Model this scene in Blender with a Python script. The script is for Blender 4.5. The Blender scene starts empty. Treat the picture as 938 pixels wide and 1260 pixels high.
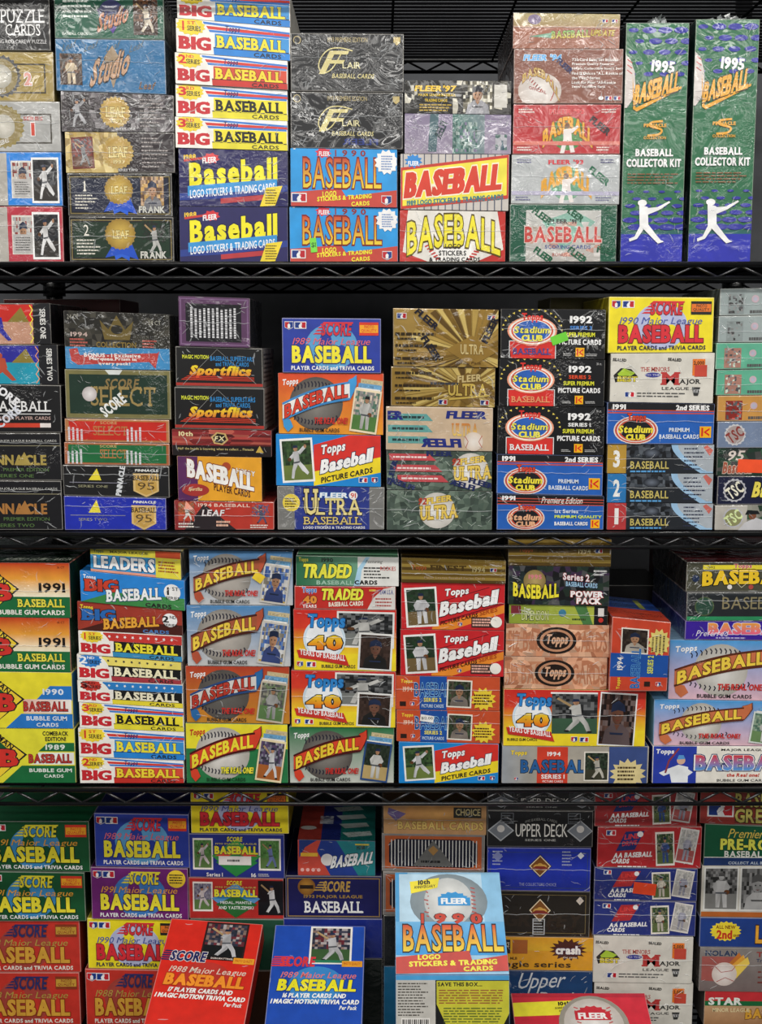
import bpy, bmesh, math, random
import numpy as np
from mathutils import Matrix, Vector, Euler

# ------------------------------------------------------------------ camera
F, D, ZC = 1500.0, 1.486, 1.35
PITCH = math.atan(207 / F)
sc = bpy.context.scene
C = sc.collection
cd = bpy.data.cameras.new('camera')
cam = bpy.data.objects.new('camera', cd)
C.objects.link(cam)
cam.location = (0, -D, ZC)
cam.rotation_euler = (math.pi / 2 - PITCH, 0, 0)
cd.sensor_fit = 'VERTICAL'; cd.sensor_height = 36; cd.lens = 36 * F / 1260
cd.clip_start = .02; cd.clip_end = 50
sc.camera = cam
# ------------------------------------------------------------------ light
sc.view_settings.view_transform = 'Standard'
sc.view_settings.look = 'None'
sc.view_settings.gamma = 1
sc.view_settings.use_curve_mapping = False
sc.view_settings.exposure = -0.08
w = bpy.data.worlds.new('shop_ambient'); sc.world = w; w.use_nodes = True
w.node_tree.nodes['Background'].inputs[0].default_value = (.93, .96, 1, 1)
w.node_tree.nodes['Background'].inputs[1].default_value = .07

def area(name, loc, rot, sx, sy, power, col=(1, .97, .92)):
    l = bpy.data.lights.new(name, 'AREA'); l.shape = 'RECTANGLE'; l.size = sx; l.size_y = sy
    l.energy = power; l.color = col
    o = bpy.data.objects.new(name, l); C.objects.link(o); o.location = loc; o.rotation_euler = rot
    return o
for y_, z_, len_, wd_, pw_, tilt in ((-1.3, 2.75, 5, .16, 60, 26), (-3.3, 2.75, 6, .2, 66, 42), (-5.4, 2.75, 7, .22, 40, 55), (-7.8, 2.75, 8, .25, 26, 65)):
    area('ceiling_light_strip', (0, y_, z_), (math.radians(tilt), 0, 0), len_, wd_, pw_)

def at(px, py, Y=0.0):
    dx, dy = (px - 469) / F, -(py - 630) / F
    d = Vector((dx, math.cos(PITCH) + dy * math.sin(PITCH), -math.sin(PITCH) + dy * math.cos(PITCH)))
    t = (Y + D) / d.y
    return Vector((0, -D, ZC)) + d * t

# ------------------------------------------------------------------ materials
def lin(c):
    c = c.lstrip('#')
    if len(c) == 3: c = ''.join(x * 2 for x in c)
    r = []
    for i in (0, 2, 4):
        x = int(c[i:i + 2], 16) / 255
        r.append(x / 12.92 if x < .04045 else ((x + .055) / 1.055) ** 2.4)
    return np.array(r)

def nodes(m):
    m.use_nodes = True
    nt = m.node_tree
    return nt, nt.nodes, nt.links, nt.nodes['Principled BSDF']

def card_mat(name, rough=.4, spec=.4, coat=0., metal=0., bump=0., milk=0., ior=1.4):
    m = bpy.data.materials.new(name)
    nt, N, L, P = nodes(m)
    a = N.new('ShaderNodeAttribute'); a.attribute_name = 'Col'
    g = N.new('ShaderNodeNewGeometry')
    n = N.new('ShaderNodeTexNoise'); n.inputs['Scale'].default_value = 60; n.inputs['Detail'].default_value = 4
    L.new(g.outputs['Position'], n.inputs['Vector'])
    mr = N.new('ShaderNodeMapRange'); mr.inputs['From Min'].default_value = .3; mr.inputs['From Max'].default_value = .7
    mr.inputs['To Min'].default_value = .86; mr.inputs['To Max'].default_value = 1.06
    L.new(n.outputs['Fac'], mr.inputs['Value'])
    mx = N.new('ShaderNodeVectorMath'); mx.operation = 'SCALE'
    L.new(a.outputs['Color'], mx.inputs[0]); L.new(mr.outputs[0], mx.inputs['Scale'])
    L.new(mx.outputs[0], P.inputs['Base Color'])
    P.inputs['Roughness'].default_value = rough
    P.inputs['Specular IOR Level'].default_value = spec
    P.inputs['Metallic'].default_value = metal
    if bump:      # clear film over the print: a bumped gloss layer above the card's own surface
        n2 = N.new('ShaderNodeTexNoise'); n2.inputs['Scale'].default_value = 24; n2.inputs['Detail'].default_value = 2.5
        n2.inputs['Distortion'].default_value = 1.2
        L.new(g.outputs['Position'], n2.inputs['Vector'])
        n3 = N.new('ShaderNodeTexNoise'); n3.inputs['Scale'].default_value = 85; n3.inputs['Distortion'].default_value = 2.2; n3.inputs['Detail'].default_value = 1
        L.new(g.outputs['Position'], n3.inputs['Vector'])
        n4 = N.new('ShaderNodeTexNoise'); n4.inputs['Scale'].default_value = 17; n4.inputs['Detail'].default_value = 1
        L.new(g.outputs['Position'], n4.inputs['Vector'])
        k = N.new('ShaderNodeMapRange'); k.inputs['From Min'].default_value = milk; k.inputs['From Max'].default_value = milk + .12
        L.new(n4.outputs['Fac'], k.inputs['Value'])
        m1 = N.new('ShaderNodeMath'); m1.operation = 'SUBTRACT'; m1.inputs[1].default_value = .5; L.new(n3.outputs['Fac'], m1.inputs[0])
        m2 = N.new('ShaderNodeMath'); m2.operation = 'ABSOLUTE'; L.new(m1.outputs[0], m2.inputs[0])
        m3 = N.new('ShaderNodeMath'); m3.operation = 'MULTIPLY'; L.new(m2.outputs[0], m3.inputs[0]); L.new(k.outputs[0], m3.inputs[1])
        ad = N.new('ShaderNodeMath'); ad.operation = 'ADD'
        L.new(n2.outputs['Fac'], ad.inputs[0]); L.new(m3.outputs[0], ad.inputs[1])
        b = N.new('ShaderNodeBump'); b.inputs['Strength'].default_value = 1; b.inputs['Distance'].default_value = bump
        L.new(ad.outputs[0], b.inputs['Height'])
        gl = N.new('ShaderNodeBsdfGlossy'); gl.inputs['Roughness'].default_value = .07; gl.inputs['Color'].default_value = (1, 1, 1, 1)
        fr = N.new('ShaderNodeFresnel'); fr.inputs['IOR'].default_value = ior
        L.new(b.outputs[0], gl.inputs['Normal']); L.new(b.outputs[0], fr.inputs['Normal'])
        mx2 = N.new('ShaderNodeMixShader'); L.new(fr.outputs[0], mx2.inputs[0]); L.new(P.outputs[0], mx2.inputs[1]); L.new(gl.outputs[0], mx2.inputs[2])
        L.new(mx2.outputs[0], N['Material Output'].inputs['Surface'])
    return m

M = {
    'card': card_mat('printed_card', .38, .4),
    'wrap': card_mat('shrink_wrapped_card', .4, .3, bump=.0026, milk=.54),
    'crinkle': card_mat('crinkled_film_on_card', .4, .3, bump=.005, milk=.5, ior=1.5),
    'foil': card_mat('metallic_printed_card', .3, .6, metal=.5, bump=.0034, milk=.5, ior=1.6),
}
def film_mat():
    m = bpy.data.materials.new('clear_shrink_film')
    nt, N, L, P = nodes(m)
    P.inputs['Base Color'].default_value = (.9, .93, .95, 1)
    P.inputs['Roughness'].default_value = .1
    P.inputs['Specular IOR Level'].default_value = .9
    tr = N.new('ShaderNodeBsdfTransparent'); mx = N.new('ShaderNodeMixShader'); mx.inputs[0].default_value = .3
    L.new(tr.outputs[0], mx.inputs[1]); L.new(P.outputs[0], mx.inputs[2])
    L.new(mx.outputs[0], N['Material Output'].inputs['Surface'])
    return m
M['film'] = film_mat()
def plain(name, col, rough=.5, metal=0, spec=.5, noise=0):
    m = bpy.data.materials.new(name)
    nt, N, L, P = nodes(m)
    c = lin(col)
    n = N.new('ShaderNodeTexNoise'); n.inputs['Scale'].default_value = 18; n.inputs['Detail'].default_value = 5
    tc = N.new('ShaderNodeTexCoord'); L.new(tc.outputs['Object'], n.inputs['Vector'])
    r = N.new('ShaderNodeValToRGB'); r.color_ramp.elements[0].position = .3; r.color_ramp.elements[1].position = .7
    r.color_ramp.elements[0].color = (*(c * .8), 1); r.color_ramp.elements[1].color = (*(c * 1.15), 1)
    L.new(n.outputs['Fac'], r.inputs[0]); L.new(r.outputs[0], P.inputs['Base Color'])
    P.inputs['Roughness'].default_value = rough; P.inputs['Metallic'].default_value = metal
    P.inputs['Specular IOR Level'].default_value = spec
    return m
M['rail'] = plain('black_epoxy_wire', '0e0f11', .32, 0, .5)
M['brace'] = plain('worn_dark_chrome_wire', '5a5a5c', .3, .85)
M['wall'] = plain('dark_grey_wall', '4a4c50', .8)
M['deck'] = plain('shaded_black_wire', '08080a', .9, 0, .06)  # the black wire darkened and dulled, putting back-of-shelf shade into its colour
M['floor'] = plain('dark_floor', '3a3836', .7)

# ------------------------------------------------------------------ glyphs
_g = {}
def glyph(ch, off):
    k = (ch, round(off, 3))
    if k in _g: return _g[k]
    cu = bpy.data.curves.new('g', 'FONT'); cu.body = ch; cu.size = 1; cu.offset = off; cu.resolution_u = 2
    o = bpy.data.objects.new('g', cu)
    me = o.to_mesh()
    v = np.array([(p.co.x, p.co.y) for p in me.vertices]) if len(me.vertices) else np.zeros((0, 2))
    f = [tuple(p.vertices) for p in me.polygons]
    o.to_mesh_clear(); bpy.data.objects.remove(o); bpy.data.curves.remove(cu)
    _g[k] = (v, f)
    return _g[k]
SERIF = {'B': 'lL', 'A': 'LR', 'S': 'sT', 'E': 'lLrR', 'L': 'lLR', 'I': 'cC', 'G': 's', 'R': 'lLR', 'T': 'CtT', 'D': 'lL', 'C': 's', 'U': 'lr',
         'P': 'lL', 'K': 'lLrR', 'N': 'lLr', 'Z': 't', 'O': '', 'F': 'lLr', 'M': 'lLrR', '1': 'C', 'J': 'c', 'Y': 'lrC', 'V': 'lr', 'H': 'lLrR'}
rnd = random.Random(7)

def star_pts(n, r1, r0, ph=0):
    return [((r1 if i % 2 == 0 else r0) * math.cos(ph + math.pi * i / n), (r1 if i % 2 == 0 else r0) * math.sin(ph + math.pi * i / n)) for i in range(2 * n)]

def link(name, verts, faces, cols, mat, parent):
    me = bpy.data.meshes.new(name)
    me.from_pydata(verts, [], faces)
    if cols is not None:
        a = me.color_attributes.new('Col', 'FLOAT_COLOR', 'POINT')
        arr = np.ones((len(verts), 4), dtype=np.float32); arr[:, :3] = cols
        a.data.foreach_set('color', arr.ravel())
    me.materials.append(mat)
    o = bpy.data.objects.new(name, me); C.objects.link(o)
    if parent: o.parent = parent
    return o

# ------------------------------------------------------------------ one printed box
def alone(f):
    def g(s, *a, **k):
        s.own(); f(s, *a, **k); s.g = 0
    return g
def restore(f):
    def g(s, *a, **k):
        q = s.g; f(s, *a, **k); s.g = q
    return g
class Box:
    LAY = .00002
    def __init__(s, quad, depth, base='888', side=None, top=None, fin='card', edge=.3, seed=0):
        s.q = [np.array(p, float) for p in quad]          # TL TR BR BL  in local x,z
        s.D = depth; s.fin = fin; s.acc = {}; s.lay = 0; s.face = 'front'
        s.W = (np.linalg.norm(s.q[1] - s.q[0]) + np.linalg.norm(s.q[2] - s.q[3])) / 2
        s.H = (np.linalg.norm(s.q[3] - s.q[0]) + np.linalg.norm(s.q[2] - s.q[1])) / 2
        s.base, s.side, s.top, s.edge = base, side or base, top or side or base, edge
        s.r = random.Random(seed); s.fx = []; s.g = 0; s.gn = 0
    def map(s, uv):
        uv = np.asarray(uv, float); u = uv[:, :1]; v = uv[:, 1:2]
        TL, TR, BR, BL = s.q; e = s.LAY * s.lay + .00012
        if s.face == 'front':
            p = TL * (1 - u) * (1 - v) + TR * u * (1 - v) + BR * u * v + BL * (1 - u) * v
            return np.column_stack([p[:, 0], np.full(len(p), -e), p[:, 1]])
        if s.face == 'top':     # v 0 at the back, 1 at the front edge
            p = TL * (1 - u) + TR * u
            return np.column_stack([p[:, 0], ((1 - v) * s.D)[:, 0], p[:, 1] + e])
        if s.face == 'right':   # u 0 at the front
            p = TR * (1 - v) + BR * v
            return np.column_stack([p[:, 0] + e, (u * s.D)[:, 0], p[:, 1]])
        p = TL * (1 - v) + BL * v   # left, u 1 at the front
        return np.column_stack([p[:, 0] - e, ((1 - u) * s.D)[:, 0], p[:, 1]])
    def dims(s):
        return {'front': (s.W, s.H), 'top': (s.W, s.D), 'right': (s.D, s.H), 'left': (s.D, s.H)}[s.face]
    def add(s, name, uv, faces, cols):
        uv = np.clip(np.asarray(uv, float), .004, .996)
        A = s.acc.setdefault((name, s.g), [[], [], [], 0])
        p = s.map(uv)
        A[0].append(p); A[2].append(np.asarray(cols) * np.ones((len(p), 3)))
        k = A[3]; A[1] += [tuple(i + k for i in f) for f in faces]; A[3] += len(p)
    # flat shapes
    def P(s, pts, c, n='printed_shape'):
        s.lay += 1
        s.add(n, pts, [tuple(range(len(pts)))[::-1]], lin(c))
    def R(s, u0, v0, u1, v1, c, c2=None, n='printed_panel', hz=0, rise=0, it=0):
        s.lay += 1
        k = 8 if c2 else 1
        a, b = lin(c), lin(c2 or c)
        um = (u0 + u1) / 2
        for i in range(k):
            t0, t1 = i / k, (i + 1) / k
            if hz: q = [(u0 + (u1 - u0) * t0, v0), (u0 + (u1 - u0) * t1, v0), (u0 + (u1 - u0) * t1, v1), (u0 + (u1 - u0) * t0, v1)]; cc = [t0, t1, t1, t0]
            else: q = [(u0, v0 + (v1 - v0) * t0), (u1, v0 + (v1 - v0) * t0), (u1, v0 + (v1 - v0) * t1), (u0, v0 + (v1 - v0) * t1)]; cc = [t0, t0, t1, t1]
            q = [(x + it * ((v1 - y) / (v1 - v0) if v1 != v0 else 0), y - rise * (x - u0) / (u1 - u0 or 1)) for x, y in q]
            s.add(n, q, [(3, 2, 1, 0)], np.array([a * (1 - t) + b * t for t in cc]))
    def F(s, u0, v0, u1, v1, c, t=.012, n='printed_frame'):   # thin frame
        W, H = s.dims(); tu, tv = t * H / W, t
        s.lay += 1
        uv = [(u0, v0), (u1, v0), (u1, v1), (u0, v1), (u0 + tu, v0 + tv), (u1 - tu, v0 + tv), (u1 - tu, v1 - tv), (u0 + tu, v1 - tv)]
        s.add(n, uv, [(4, 5, 1, 0), (5, 6, 2, 1), (6, 7, 3, 2), (7, 4, 0, 3)], lin(c))
    def E(s, cu, cv, r, c, c2=None, sq=1, n='printed_disc', rot=0):   # ellipse, r in face heights, sq widens
        W, H = s.dims(); k = 28; s.lay += 1
        cr = math.radians(rot)
        pts = [(cu, cv)]; cols = [lin(c)]
        a, b = lin(c), lin(c2 or c)
        for i in range(k):
            x, y = r * sq * math.cos(i * 2 * math.pi / k), r * math.sin(i * 2 * math.pi / k)
            x, y = x * math.cos(cr) - y * math.sin(cr), x * math.sin(cr) + y * math.cos(cr)
            pts.append((cu + x * H / W, cv + y)); cols.append(b)
        if c2: cols[0] = a
        s.add(n, pts, [(0, 1 + (i + 1) % k, 1 + i) for i in range(k)], np.array(cols))
    @alone
    def St(s, cu, cv, r, c, n=12, r0=.75, sq=1, nm='starburst'):
        W, H = s.dims(); s.lay += 1
        pts = [(cu, cv)] + [(cu + x * r * sq * H / W, cv + y * r) for x, y in star_pts(n, 1, r0, .2)]
        k = len(pts) - 1
        s.add(nm, pts, [(0, 1 + (i + 1) % k, 1 + i) for i in range(k)], lin(c))
    def arc(s, pts, t, c, n='printed_line'):    # ribbon along uv points, thickness t in face heights
        W, H = s.dims(); s.lay += 1
        if len(pts) > 4 and n != 'zigzag_print':
            P_ = [pts[0]] + list(pts) + [pts[-1]]; o_ = []
            for i in range(1, len(P_) - 2):
                for q in range(5):
                    t_ = q / 5; a_, b_, c_, d_ = P_[i - 1:i + 3]
                    o_.append(tuple(.5 * (2 * b_[k] + (c_[k] - a_[k]) * t_ + (2 * a_[k] - 5 * b_[k] + 4 * c_[k] - d_[k]) * t_ ** 2 + (3 * b_[k] - a_[k] - 3 * c_[k] + d_[k]) * t_ ** 3) for k in (0, 1)))
            pts = o_ + [pts[-1]]
        m = [(u * W, v * H) for u, v in pts]; out = []
        for i, (x, y) in enumerate(m):
            x0, y0 = m[max(i - 1, 0)]; x1, y1 = m[min(i + 1, len(m) - 1)]
            l = math.hypot(x1 - x0, y1 - y0) or 1
            nx, ny = -(y1 - y0) / l * t * H / 2, (x1 - x0) / l * t * H / 2
            out += [((x + nx) / W, (y + ny) / H), ((x - nx) / W, (y - ny) / H)]
        s.add(n, out, [(2 * i, 2 * i + 1, 2 * i + 3, 2 * i + 2) for i in range(len(m) - 1)], lin(c))
    def own(s): s.gn += 1; s.g = s.gn
    # lettering
    @restore
    def T(s, txt, u0, v0, u1, v1, c, c2=None, ol=None, b=.025, o=.055, it=0, rise=0, sf=0, rot=0, warp=None, n=None, sp=.07, flip=False):
        W, H = s.dims()
        o = min(o, .04)
        sh_ = [0] if b <= .035 else [-(b - .03), 0, b - .03]; b = min(b, .035)
        if abs(v1 - v0) > .17: s.own()
        n = n or ('title_lettering' if abs(v1 - v0) > .17 else 'small_lettering')
        x = 0; items = []; ys = [9, -9]
        for ch in txt:
            if ch == ' ': x += .28; continue
            v, f = glyph(ch, b)
            if not len(v): continue
            lo, hi = v.min(0), v.max(0)
            items.append((ch, x - lo[0], lo, hi)); x += hi[0] - lo[0] + sp
            ys = [min(ys[0], lo[1]), max(ys[1], hi[1])]
        if not items: return
        Wt, Ht = x - sp, ys[1] - ys[0]
        if len(items) == 1 and txt in '1IiJl':
            k_ = 1.0 * Wt / Ht * abs(v1 - v0) * H / W
            if k_ < u1 - u0: m_ = (u0 + u1) / 2; u0, u1 = m_ - k_ / 2, m_ + k_ / 2
        cu, cv = (u0 + u1) / 2, (v0 + v1) / 2
        ca, sa = math.cos(math.radians(rot)), math.sin(math.radians(rot))
        def tr(p):
            t = (p[:, 0]) / Wt; y = (p[:, 1] - ys[0]) / Ht
            g = y.copy()
            X = (t - .5) * (u1 - u0) * W + it * (y - .5) * (v1 - v0) * H
            Y = (.5 - y) * (v1 - v0) * H
            if flip: X = -X
            if rise: Y = Y - rise * H * (t - .5)
            X, Y = X * ca + Y * sa, -X * sa + Y * ca
            U, V = cu + X / W, cv + Y / H
            if warp: V = V + warp((U - u0) / (u1 - u0))
            return np.column_stack([U, V]), g
        def ink(g, k, col):
            if k or not c2: return lin(col)
            g = np.clip(g, 0, 1)[:, None]
            return lin(c2) * (1 - g) + lin(c) * g
        for k, col in ((1, ol), (0, c)):
            if not col: continue
            s.lay += 1
            for e_ in sh_:
                for a_, (ch, ox, lo, hi) in enumerate(items):
                    s.lay += .2 * (1 if a_ % 2 else -1)
                    v, f = glyph(ch, b + (o if k else 0))
                    p, g = tr(v + np.array([ox + e_, 0]))
                    s.add(n, p, f if not flip else [q[::-1] for q in f], ink(g, k, col))
                if len(items) % 2: s.lay += .2
                s.lay += .45
            if not sf: continue
            for a_, (ch, ox, lo, hi) in enumerate(items):
                wd = hi[0] - lo[0]; e = .03 + (o if k else 0); hh = .1
                for q in SERIF.get(ch, ''):
                    cx = {'l': lo[0] + .07, 'L': lo[0] + .07, 'r': hi[0] - .07, 'R': hi[0] - .07, 'c': (lo[0] + hi[0]) / 2, 'C': (lo[0] + hi[0]) / 2, 's': hi[0] - .08, 'T': lo[0] + .06, 't': hi[0] - .06}[q]
                    if q in 'lrc': y0, y1 = hi[1] - hh, hi[1]
                    elif q in 'LRC': y0, y1 = lo[1], lo[1] + hh
                    elif q in 'sT': y0, y1 = hi[1] - .24, hi[1]
                    else: y0, y1 = hi[1] - .2, hi[1]
                    ww = .13 if q in 'lLrR' else .1 if q in 'cC' else .035
                    m = np.array([(cx - ww - e + .03, y0 - e + .03), (cx + ww + e - .03, y0 - e + .03), (cx + ww + e - .03, y1 + e - .03), (cx - ww - e + .03, y1 + e - .03)])
                    p, g = tr(m + np.array([ox, 0]))
                    s.lay += .12; s.add(n, p, [(0, 1, 2, 3)], ink(g, k, col)); s.lay -= .12 if a_ % 2 else 0
                if not a_ % 2: s.lay -= .12 * len(SERIF.get(ch, ''))
            s.lay += .3
    def L(s, u0, v0, u1, v1, k, c, th=.5, n='fine_print', vert=0, rag=.25):   # rows of illegible fine print
        s.lay += 1
        for i in range(k):
            a = (i + .5 - th / 2) / k; b = (i + .5 + th / 2) / k
            x = 0; end = 1 - s.r.random() * rag
            while x < end:
                wd = min(s.r.uniform(.04, .16) * (.5 if vert else 1), end - x + .001)
                if vert: q = [(u0 + (u1 - u0) * a, v1 - (v1 - v0) * x), (u0 + (u1 - u0) * b, v1 - (v1 - v0) * x), (u0 + (u1 - u0) * b, v1 - (v1 - v0) * (x + wd)), (u0 + (u1 - u0) * a, v1 - (v1 - v0) * (x + wd))][::-1]
                else: q = [(u0 + (u1 - u0) * x, v0 + (v1 - v0) * a), (u0 + (u1 - u0) * (x + wd), v0 + (v1 - v0) * a), (u0 + (u1 - u0) * (x + wd), v0 + (v1 - v0) * b), (u0 + (u1 - u0) * x, v0 + (v1 - v0) * b)]
                s.add(n, q, [(3, 2, 1, 0)], lin(c)); x += wd + .022
    def blot(s, u0, v0, u1, v1, cols, nx, ny, j=.35, n='printed_pattern', a=1.):
        s.lay += 1
        C_ = [lin(c) for c in cols]
        P_ = [[(u0 + (u1 - u0) * min(max((i + (s.r.uniform(-j, j) if 0 < i < nx else 0)) / nx, 0), 1), v0 + (v1 - v0) * min(max((k + (s.r.uniform(-j, j) if 0 < k < ny else 0)) / ny, 0), 1)) for i in range(nx + 1)] for k in range(ny + 1)]
        for k in range(ny):
            for i in range(nx):
                if s.r.random() > a: continue
                s.add(n, [P_[k][i], P_[k][i + 1], P_[k + 1][i + 1], P_[k + 1][i]], [(3, 2, 1, 0)], s.r.choice(C_) * s.r.uniform(.75, 1.2))
    @alone
    def pic(s, u0, v0, u1, v1, kind='swing', fr='eee', bg=('2b3340', '8a5a50', 'c0b8a8', '30303a'), gr='4f7a3c', js='dcdde0', sk='b98b6a', cap='23304f', rot=0, n='player_picture', t=.06, mir=0):
        W, H = s.dims(); w, h = (u1 - u0) * W, (v1 - v0) * H; cu, cv = (u0 + u1) / 2, (v0 + v1) / 2
        ca, sa = math.cos(math.radians(rot)), math.sin(math.radians(rot))
        def m(p):
            o = []
            for x, y in p:
                if mir: x = 1 - x
                X, Y = (x - .5) * w, (y - .5) * h
                o.append((cu + (X * ca - Y * sa) / W, cv + (X * sa + Y * ca) / H))
            return o[::-1] if mir else o
        if fr: s.P(m([(0, 0), (1, 0), (1, 1), (0, 1)]), fr, n)
        a = t if fr else 0; tx = a * min(h / w, 1.2)
        x0, x1, y0, y1 = tx, 1 - tx, a, 1 - a
        s.P(m([(x0, y0), (x1, y0), (x1, y1), (x0, y1)]), gr, n)
        s.lay += 1; k = 13; ky = 9; hz = y0 + (y1 - y0) * (.95 if kind == 'face' else .62)
        cl = [lin(c) for c in bg]
        for i in range(k):
            for j in range(ky):
                q = [(x0 + (x1 - x0) * i / k, y0 + (hz - y0) * j / ky), (x0 + (x1 - x0) * (i + 1) / k, y0 + (hz - y0) * j / ky), (x0 + (x1 - x0) * (i + 1) / k, y0 + (hz - y0) * (j + 1) / ky), (x0 + (x1 - x0) * i / k, y0 + (hz - y0) * (j + 1) / ky)]
                s.add(n, m(q), [(3, 2, 1, 0)], s.r.choice(cl) * s.r.uniform(.7, 1.2))
        def pg(p, c):
            s.lay += 1; q = m([(x0 + (x1 - x0) * x, y0 + (y1 - y0) * y) for x, y in p])
            s.add(n, q, [tuple(range(len(q)))[::-1]], np.array([lin(c) * s.r.uniform(.5, 1.) for _ in q]))
        def el(x, y, rx, ry, c): pg([(x + rx * math.cos(q * math.pi / 5), y + ry * math.sin(q * math.pi / 5)) for q in range(10)], c)
        dk = '555960'
        if kind == 'face':
            pg([(.1, 1), (.16, .72), (.36, .58), (.64, .58), (.86, .72), (.92, 1)], js); el(.5, .4, .17, .2, sk)
            pg([(.3, .36), (.32, .2), (.5, .12), (.68, .2), (.72, .34), (.5, .31)], cap); el(.43, .41, .025, .02, '222'); el(.57, .41, .025, .02, '222')
            pg([(.43, .51), (.57, .51), (.5, .535)], '7a3a30'); pg([(.42, .6), (.58, .6), (.5, .72)], sk); pg([(.3, .76), (.7, .76), (.68, .8), (.32, .8)], cap)
        elif kind == 'swing':
            pg([(.1, .14), (.14, .1), (.5, .33), (.46, .37)], 'c9a878'); pg([(.42, .3), (.62, .26), (.66, .56), (.44, .58)], js)
            pg([(.44, .3), (.62, .28), (.44, .4), (.36, .38)], js); pg([(.44, .55), (.66, .54), (.6, .72), (.38, .94), (.3, .9), (.46, .7)], js)
            pg([(.52, .56), (.67, .54), (.8, .74), (.86, .94), (.77, .95), (.7, .78)], js); el(.53, .22, .07, .07, sk); pg([(.44, .21), (.47, .14), (.58, .14), (.61, .2)], cap)
            el(.33, .93, .06, .025, '222'); el(.83, .95, .06, .025, '222'); pg([(.44, .54), (.66, .52), (.66, .56), (.44, .58)], dk)
        elif kind == 'pitch':
            pg([(.36, .28), (.56, .26), (.58, .54), (.38, .56)], js); pg([(.54, .28), (.74, .14), (.82, .2), (.6, .36)], js); el(.8, .15, .05, .05, sk)
            pg([(.38, .3), (.2, .44), (.28, .5), (.4, .4)], js); pg([(.38, .54), (.56, .54), (.4, .76), (.34, .96), (.25, .95), (.3, .74)], js)
            pg([(.46, .54), (.58, .52), (.74, .66), (.88, .82), (.82, .88), (.64, .76)], js); el(.46, .2, .075, .075, sk); pg([(.36, .19), (.4, .12), (.52, .12), (.55, .18)], cap)
            el(.23, .47, .07, .05, '6a4326'); pg([(.38, .54), (.58, .52), (.58, .56), (.38, .58)], dk)
        else:
            pg([(.34, .3), (.66, .3), (.68, .6), (.33, .6)], js); pg([(.34, .31), (.22, .44), (.3, .6), (.38, .5)], js); pg([(.66, .31), (.8, .46), (.66, .6), (.6, .5)], js)
            pg([(.33, .58), (.5, .58), (.46, .96), (.34, .96)], js); pg([(.52, .58), (.68, .58), (.7, .96), (.58, .96)], js); el(.5, .21, .085, .085, sk)
            pg([(.4, .19), (.42, .11), (.58, .11), (.61, .19)], cap); el(.68, .58, .09, .06, '7a4a28'); pg([(.33, .58), (.68, .58), (.68, .62), (.33, .62)], dk)
    @alone
    def mlb(s, cu, cv, h, n='emblem'):       # silhouetted batter between blue and red
        W, H = s.dims(); a = h * 1.7 * H / W
        def r(x0, y0, x1, y1, c): s.P([(cu + (x0 - .5) * a, cv + (y0 - .5) * h), (cu + (x1 - .5) * a, cv + (y0 - .5) * h), (cu + (x1 - .5) * a, cv + (y1 - .5) * h), (cu + (x0 - .5) * a, cv + (y1 - .5) * h)], c, n)
        def p(q, c): s.P([(cu + (x - .5) * a, cv + (y - .5) * h) for x, y in q], c, n)
        r(0, 0, 1, 1, 'f2f2f2'); r(.06, .1, .5, .9, '1c3a86'); r(.5, .1, .94, .9, 'c02431')
        p([(.4, .9), (.36, .6), (.44, .36), (.56, .3), (.64, .45), (.58, .62), (.66, .9)], 'f2f2f2'); p([(.5, .34), (.5, .18), (.6, .16), (.66, .3), (.6, .38)], 'f2f2f2')
    @alone
    def pa(s, cu, cv, h, n='emblem'):
        W, H = s.dims(); a = h * 1.1 * H / W
        def p(q, c): s.P([(cu + (x - .5) * a, cv + (y - .5) * h) for x, y in q], c, n)
        p([(.04, .02), (.96, .02), (.96, .7), (.5, .96), (.04, .7)], 'd8d8dc'); p([(.08, .1), (.5, .1), (.5, .9), (.08, .66)], 'c02431'); p([(.5, .1), (.92, .1), (.92, .66), (.5, .9)], '1c3a86')
        p([(.36, .8), (.36, .4), (.5, .25), (.64, .4), (.62, .8)], 'eee')
    @alone
    def kod(s, cu, cv, h):
        W, H = s.dims(); a = h * H / W; n = 'emblem'
        def p(q, c): s.P([(cu + (x - .5) * a, cv + (y - .5) * h) for x, y in q], c, n)
        p([(0, 0), (1, 0), (1, 1), (0, 1)], 'f5b617'); p([(.14, .12), (.3, .12), (.3, .88), (.14, .88)], 'd8281c')
        p([(.36, .48), (.86, .12), (.86, .3), (.56, .5), (.86, .7), (.86, .88), (.36, .52)], 'd8281c')
    @alone
    def stk(s, u0, v0, u1, v1, c, n='price_sticker', rot=0):
        W, H = s.dims(); w, h = (u1 - u0) * W, (v1 - v0) * H; cu, cv = (u0 + u1) / 2, (v0 + v1) / 2
        ca, sa = math.cos(math.radians(rot)), math.sin(math.radians(rot)); s.lay += 4
        s.P([(cu + (x * w * ca - y * h * sa) / W, cv + (x * w * sa + y * h * ca) / H) for x, y in ((-.5, -.5), (.5, -.5), (.5, .5), (-.5, .5))], c, n)
        s.lay += 1
    def wrap(s, k=10, seam=None, corner=1):
        s.fx.append((k, seam, corner))
    def build(s, root):
        TL, TR, BR, BL = s.q
        # carton body
        j = lambda a: (a[0] + s.r.uniform(-.0004, .0004), a[1])
        fr = [j(TL), j(TR), BR, BL]
        bm = bmesh.new()
        vf = [bm.verts.new((p[0], 0, p[1])) for p in fr]; vb = [bm.verts.new((p[0], s.D, p[1])) for p in fr]
        bm.faces.new(vf[::-1]); bm.faces.new(vb)
        for i in range(4): bm.faces.new((vf[i], vf[(i + 1) % 4], vb[(i + 1) % 4], vb[i]))
        bmesh.ops.bevel(bm, geom=bm.edges[:], offset=.0011, segments=2, affect='EDGES', profile=.6)
        bmesh.ops.recalc_face_normals(bm, faces=bm.faces)
        vs, fs, cs = [], [], []
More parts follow.
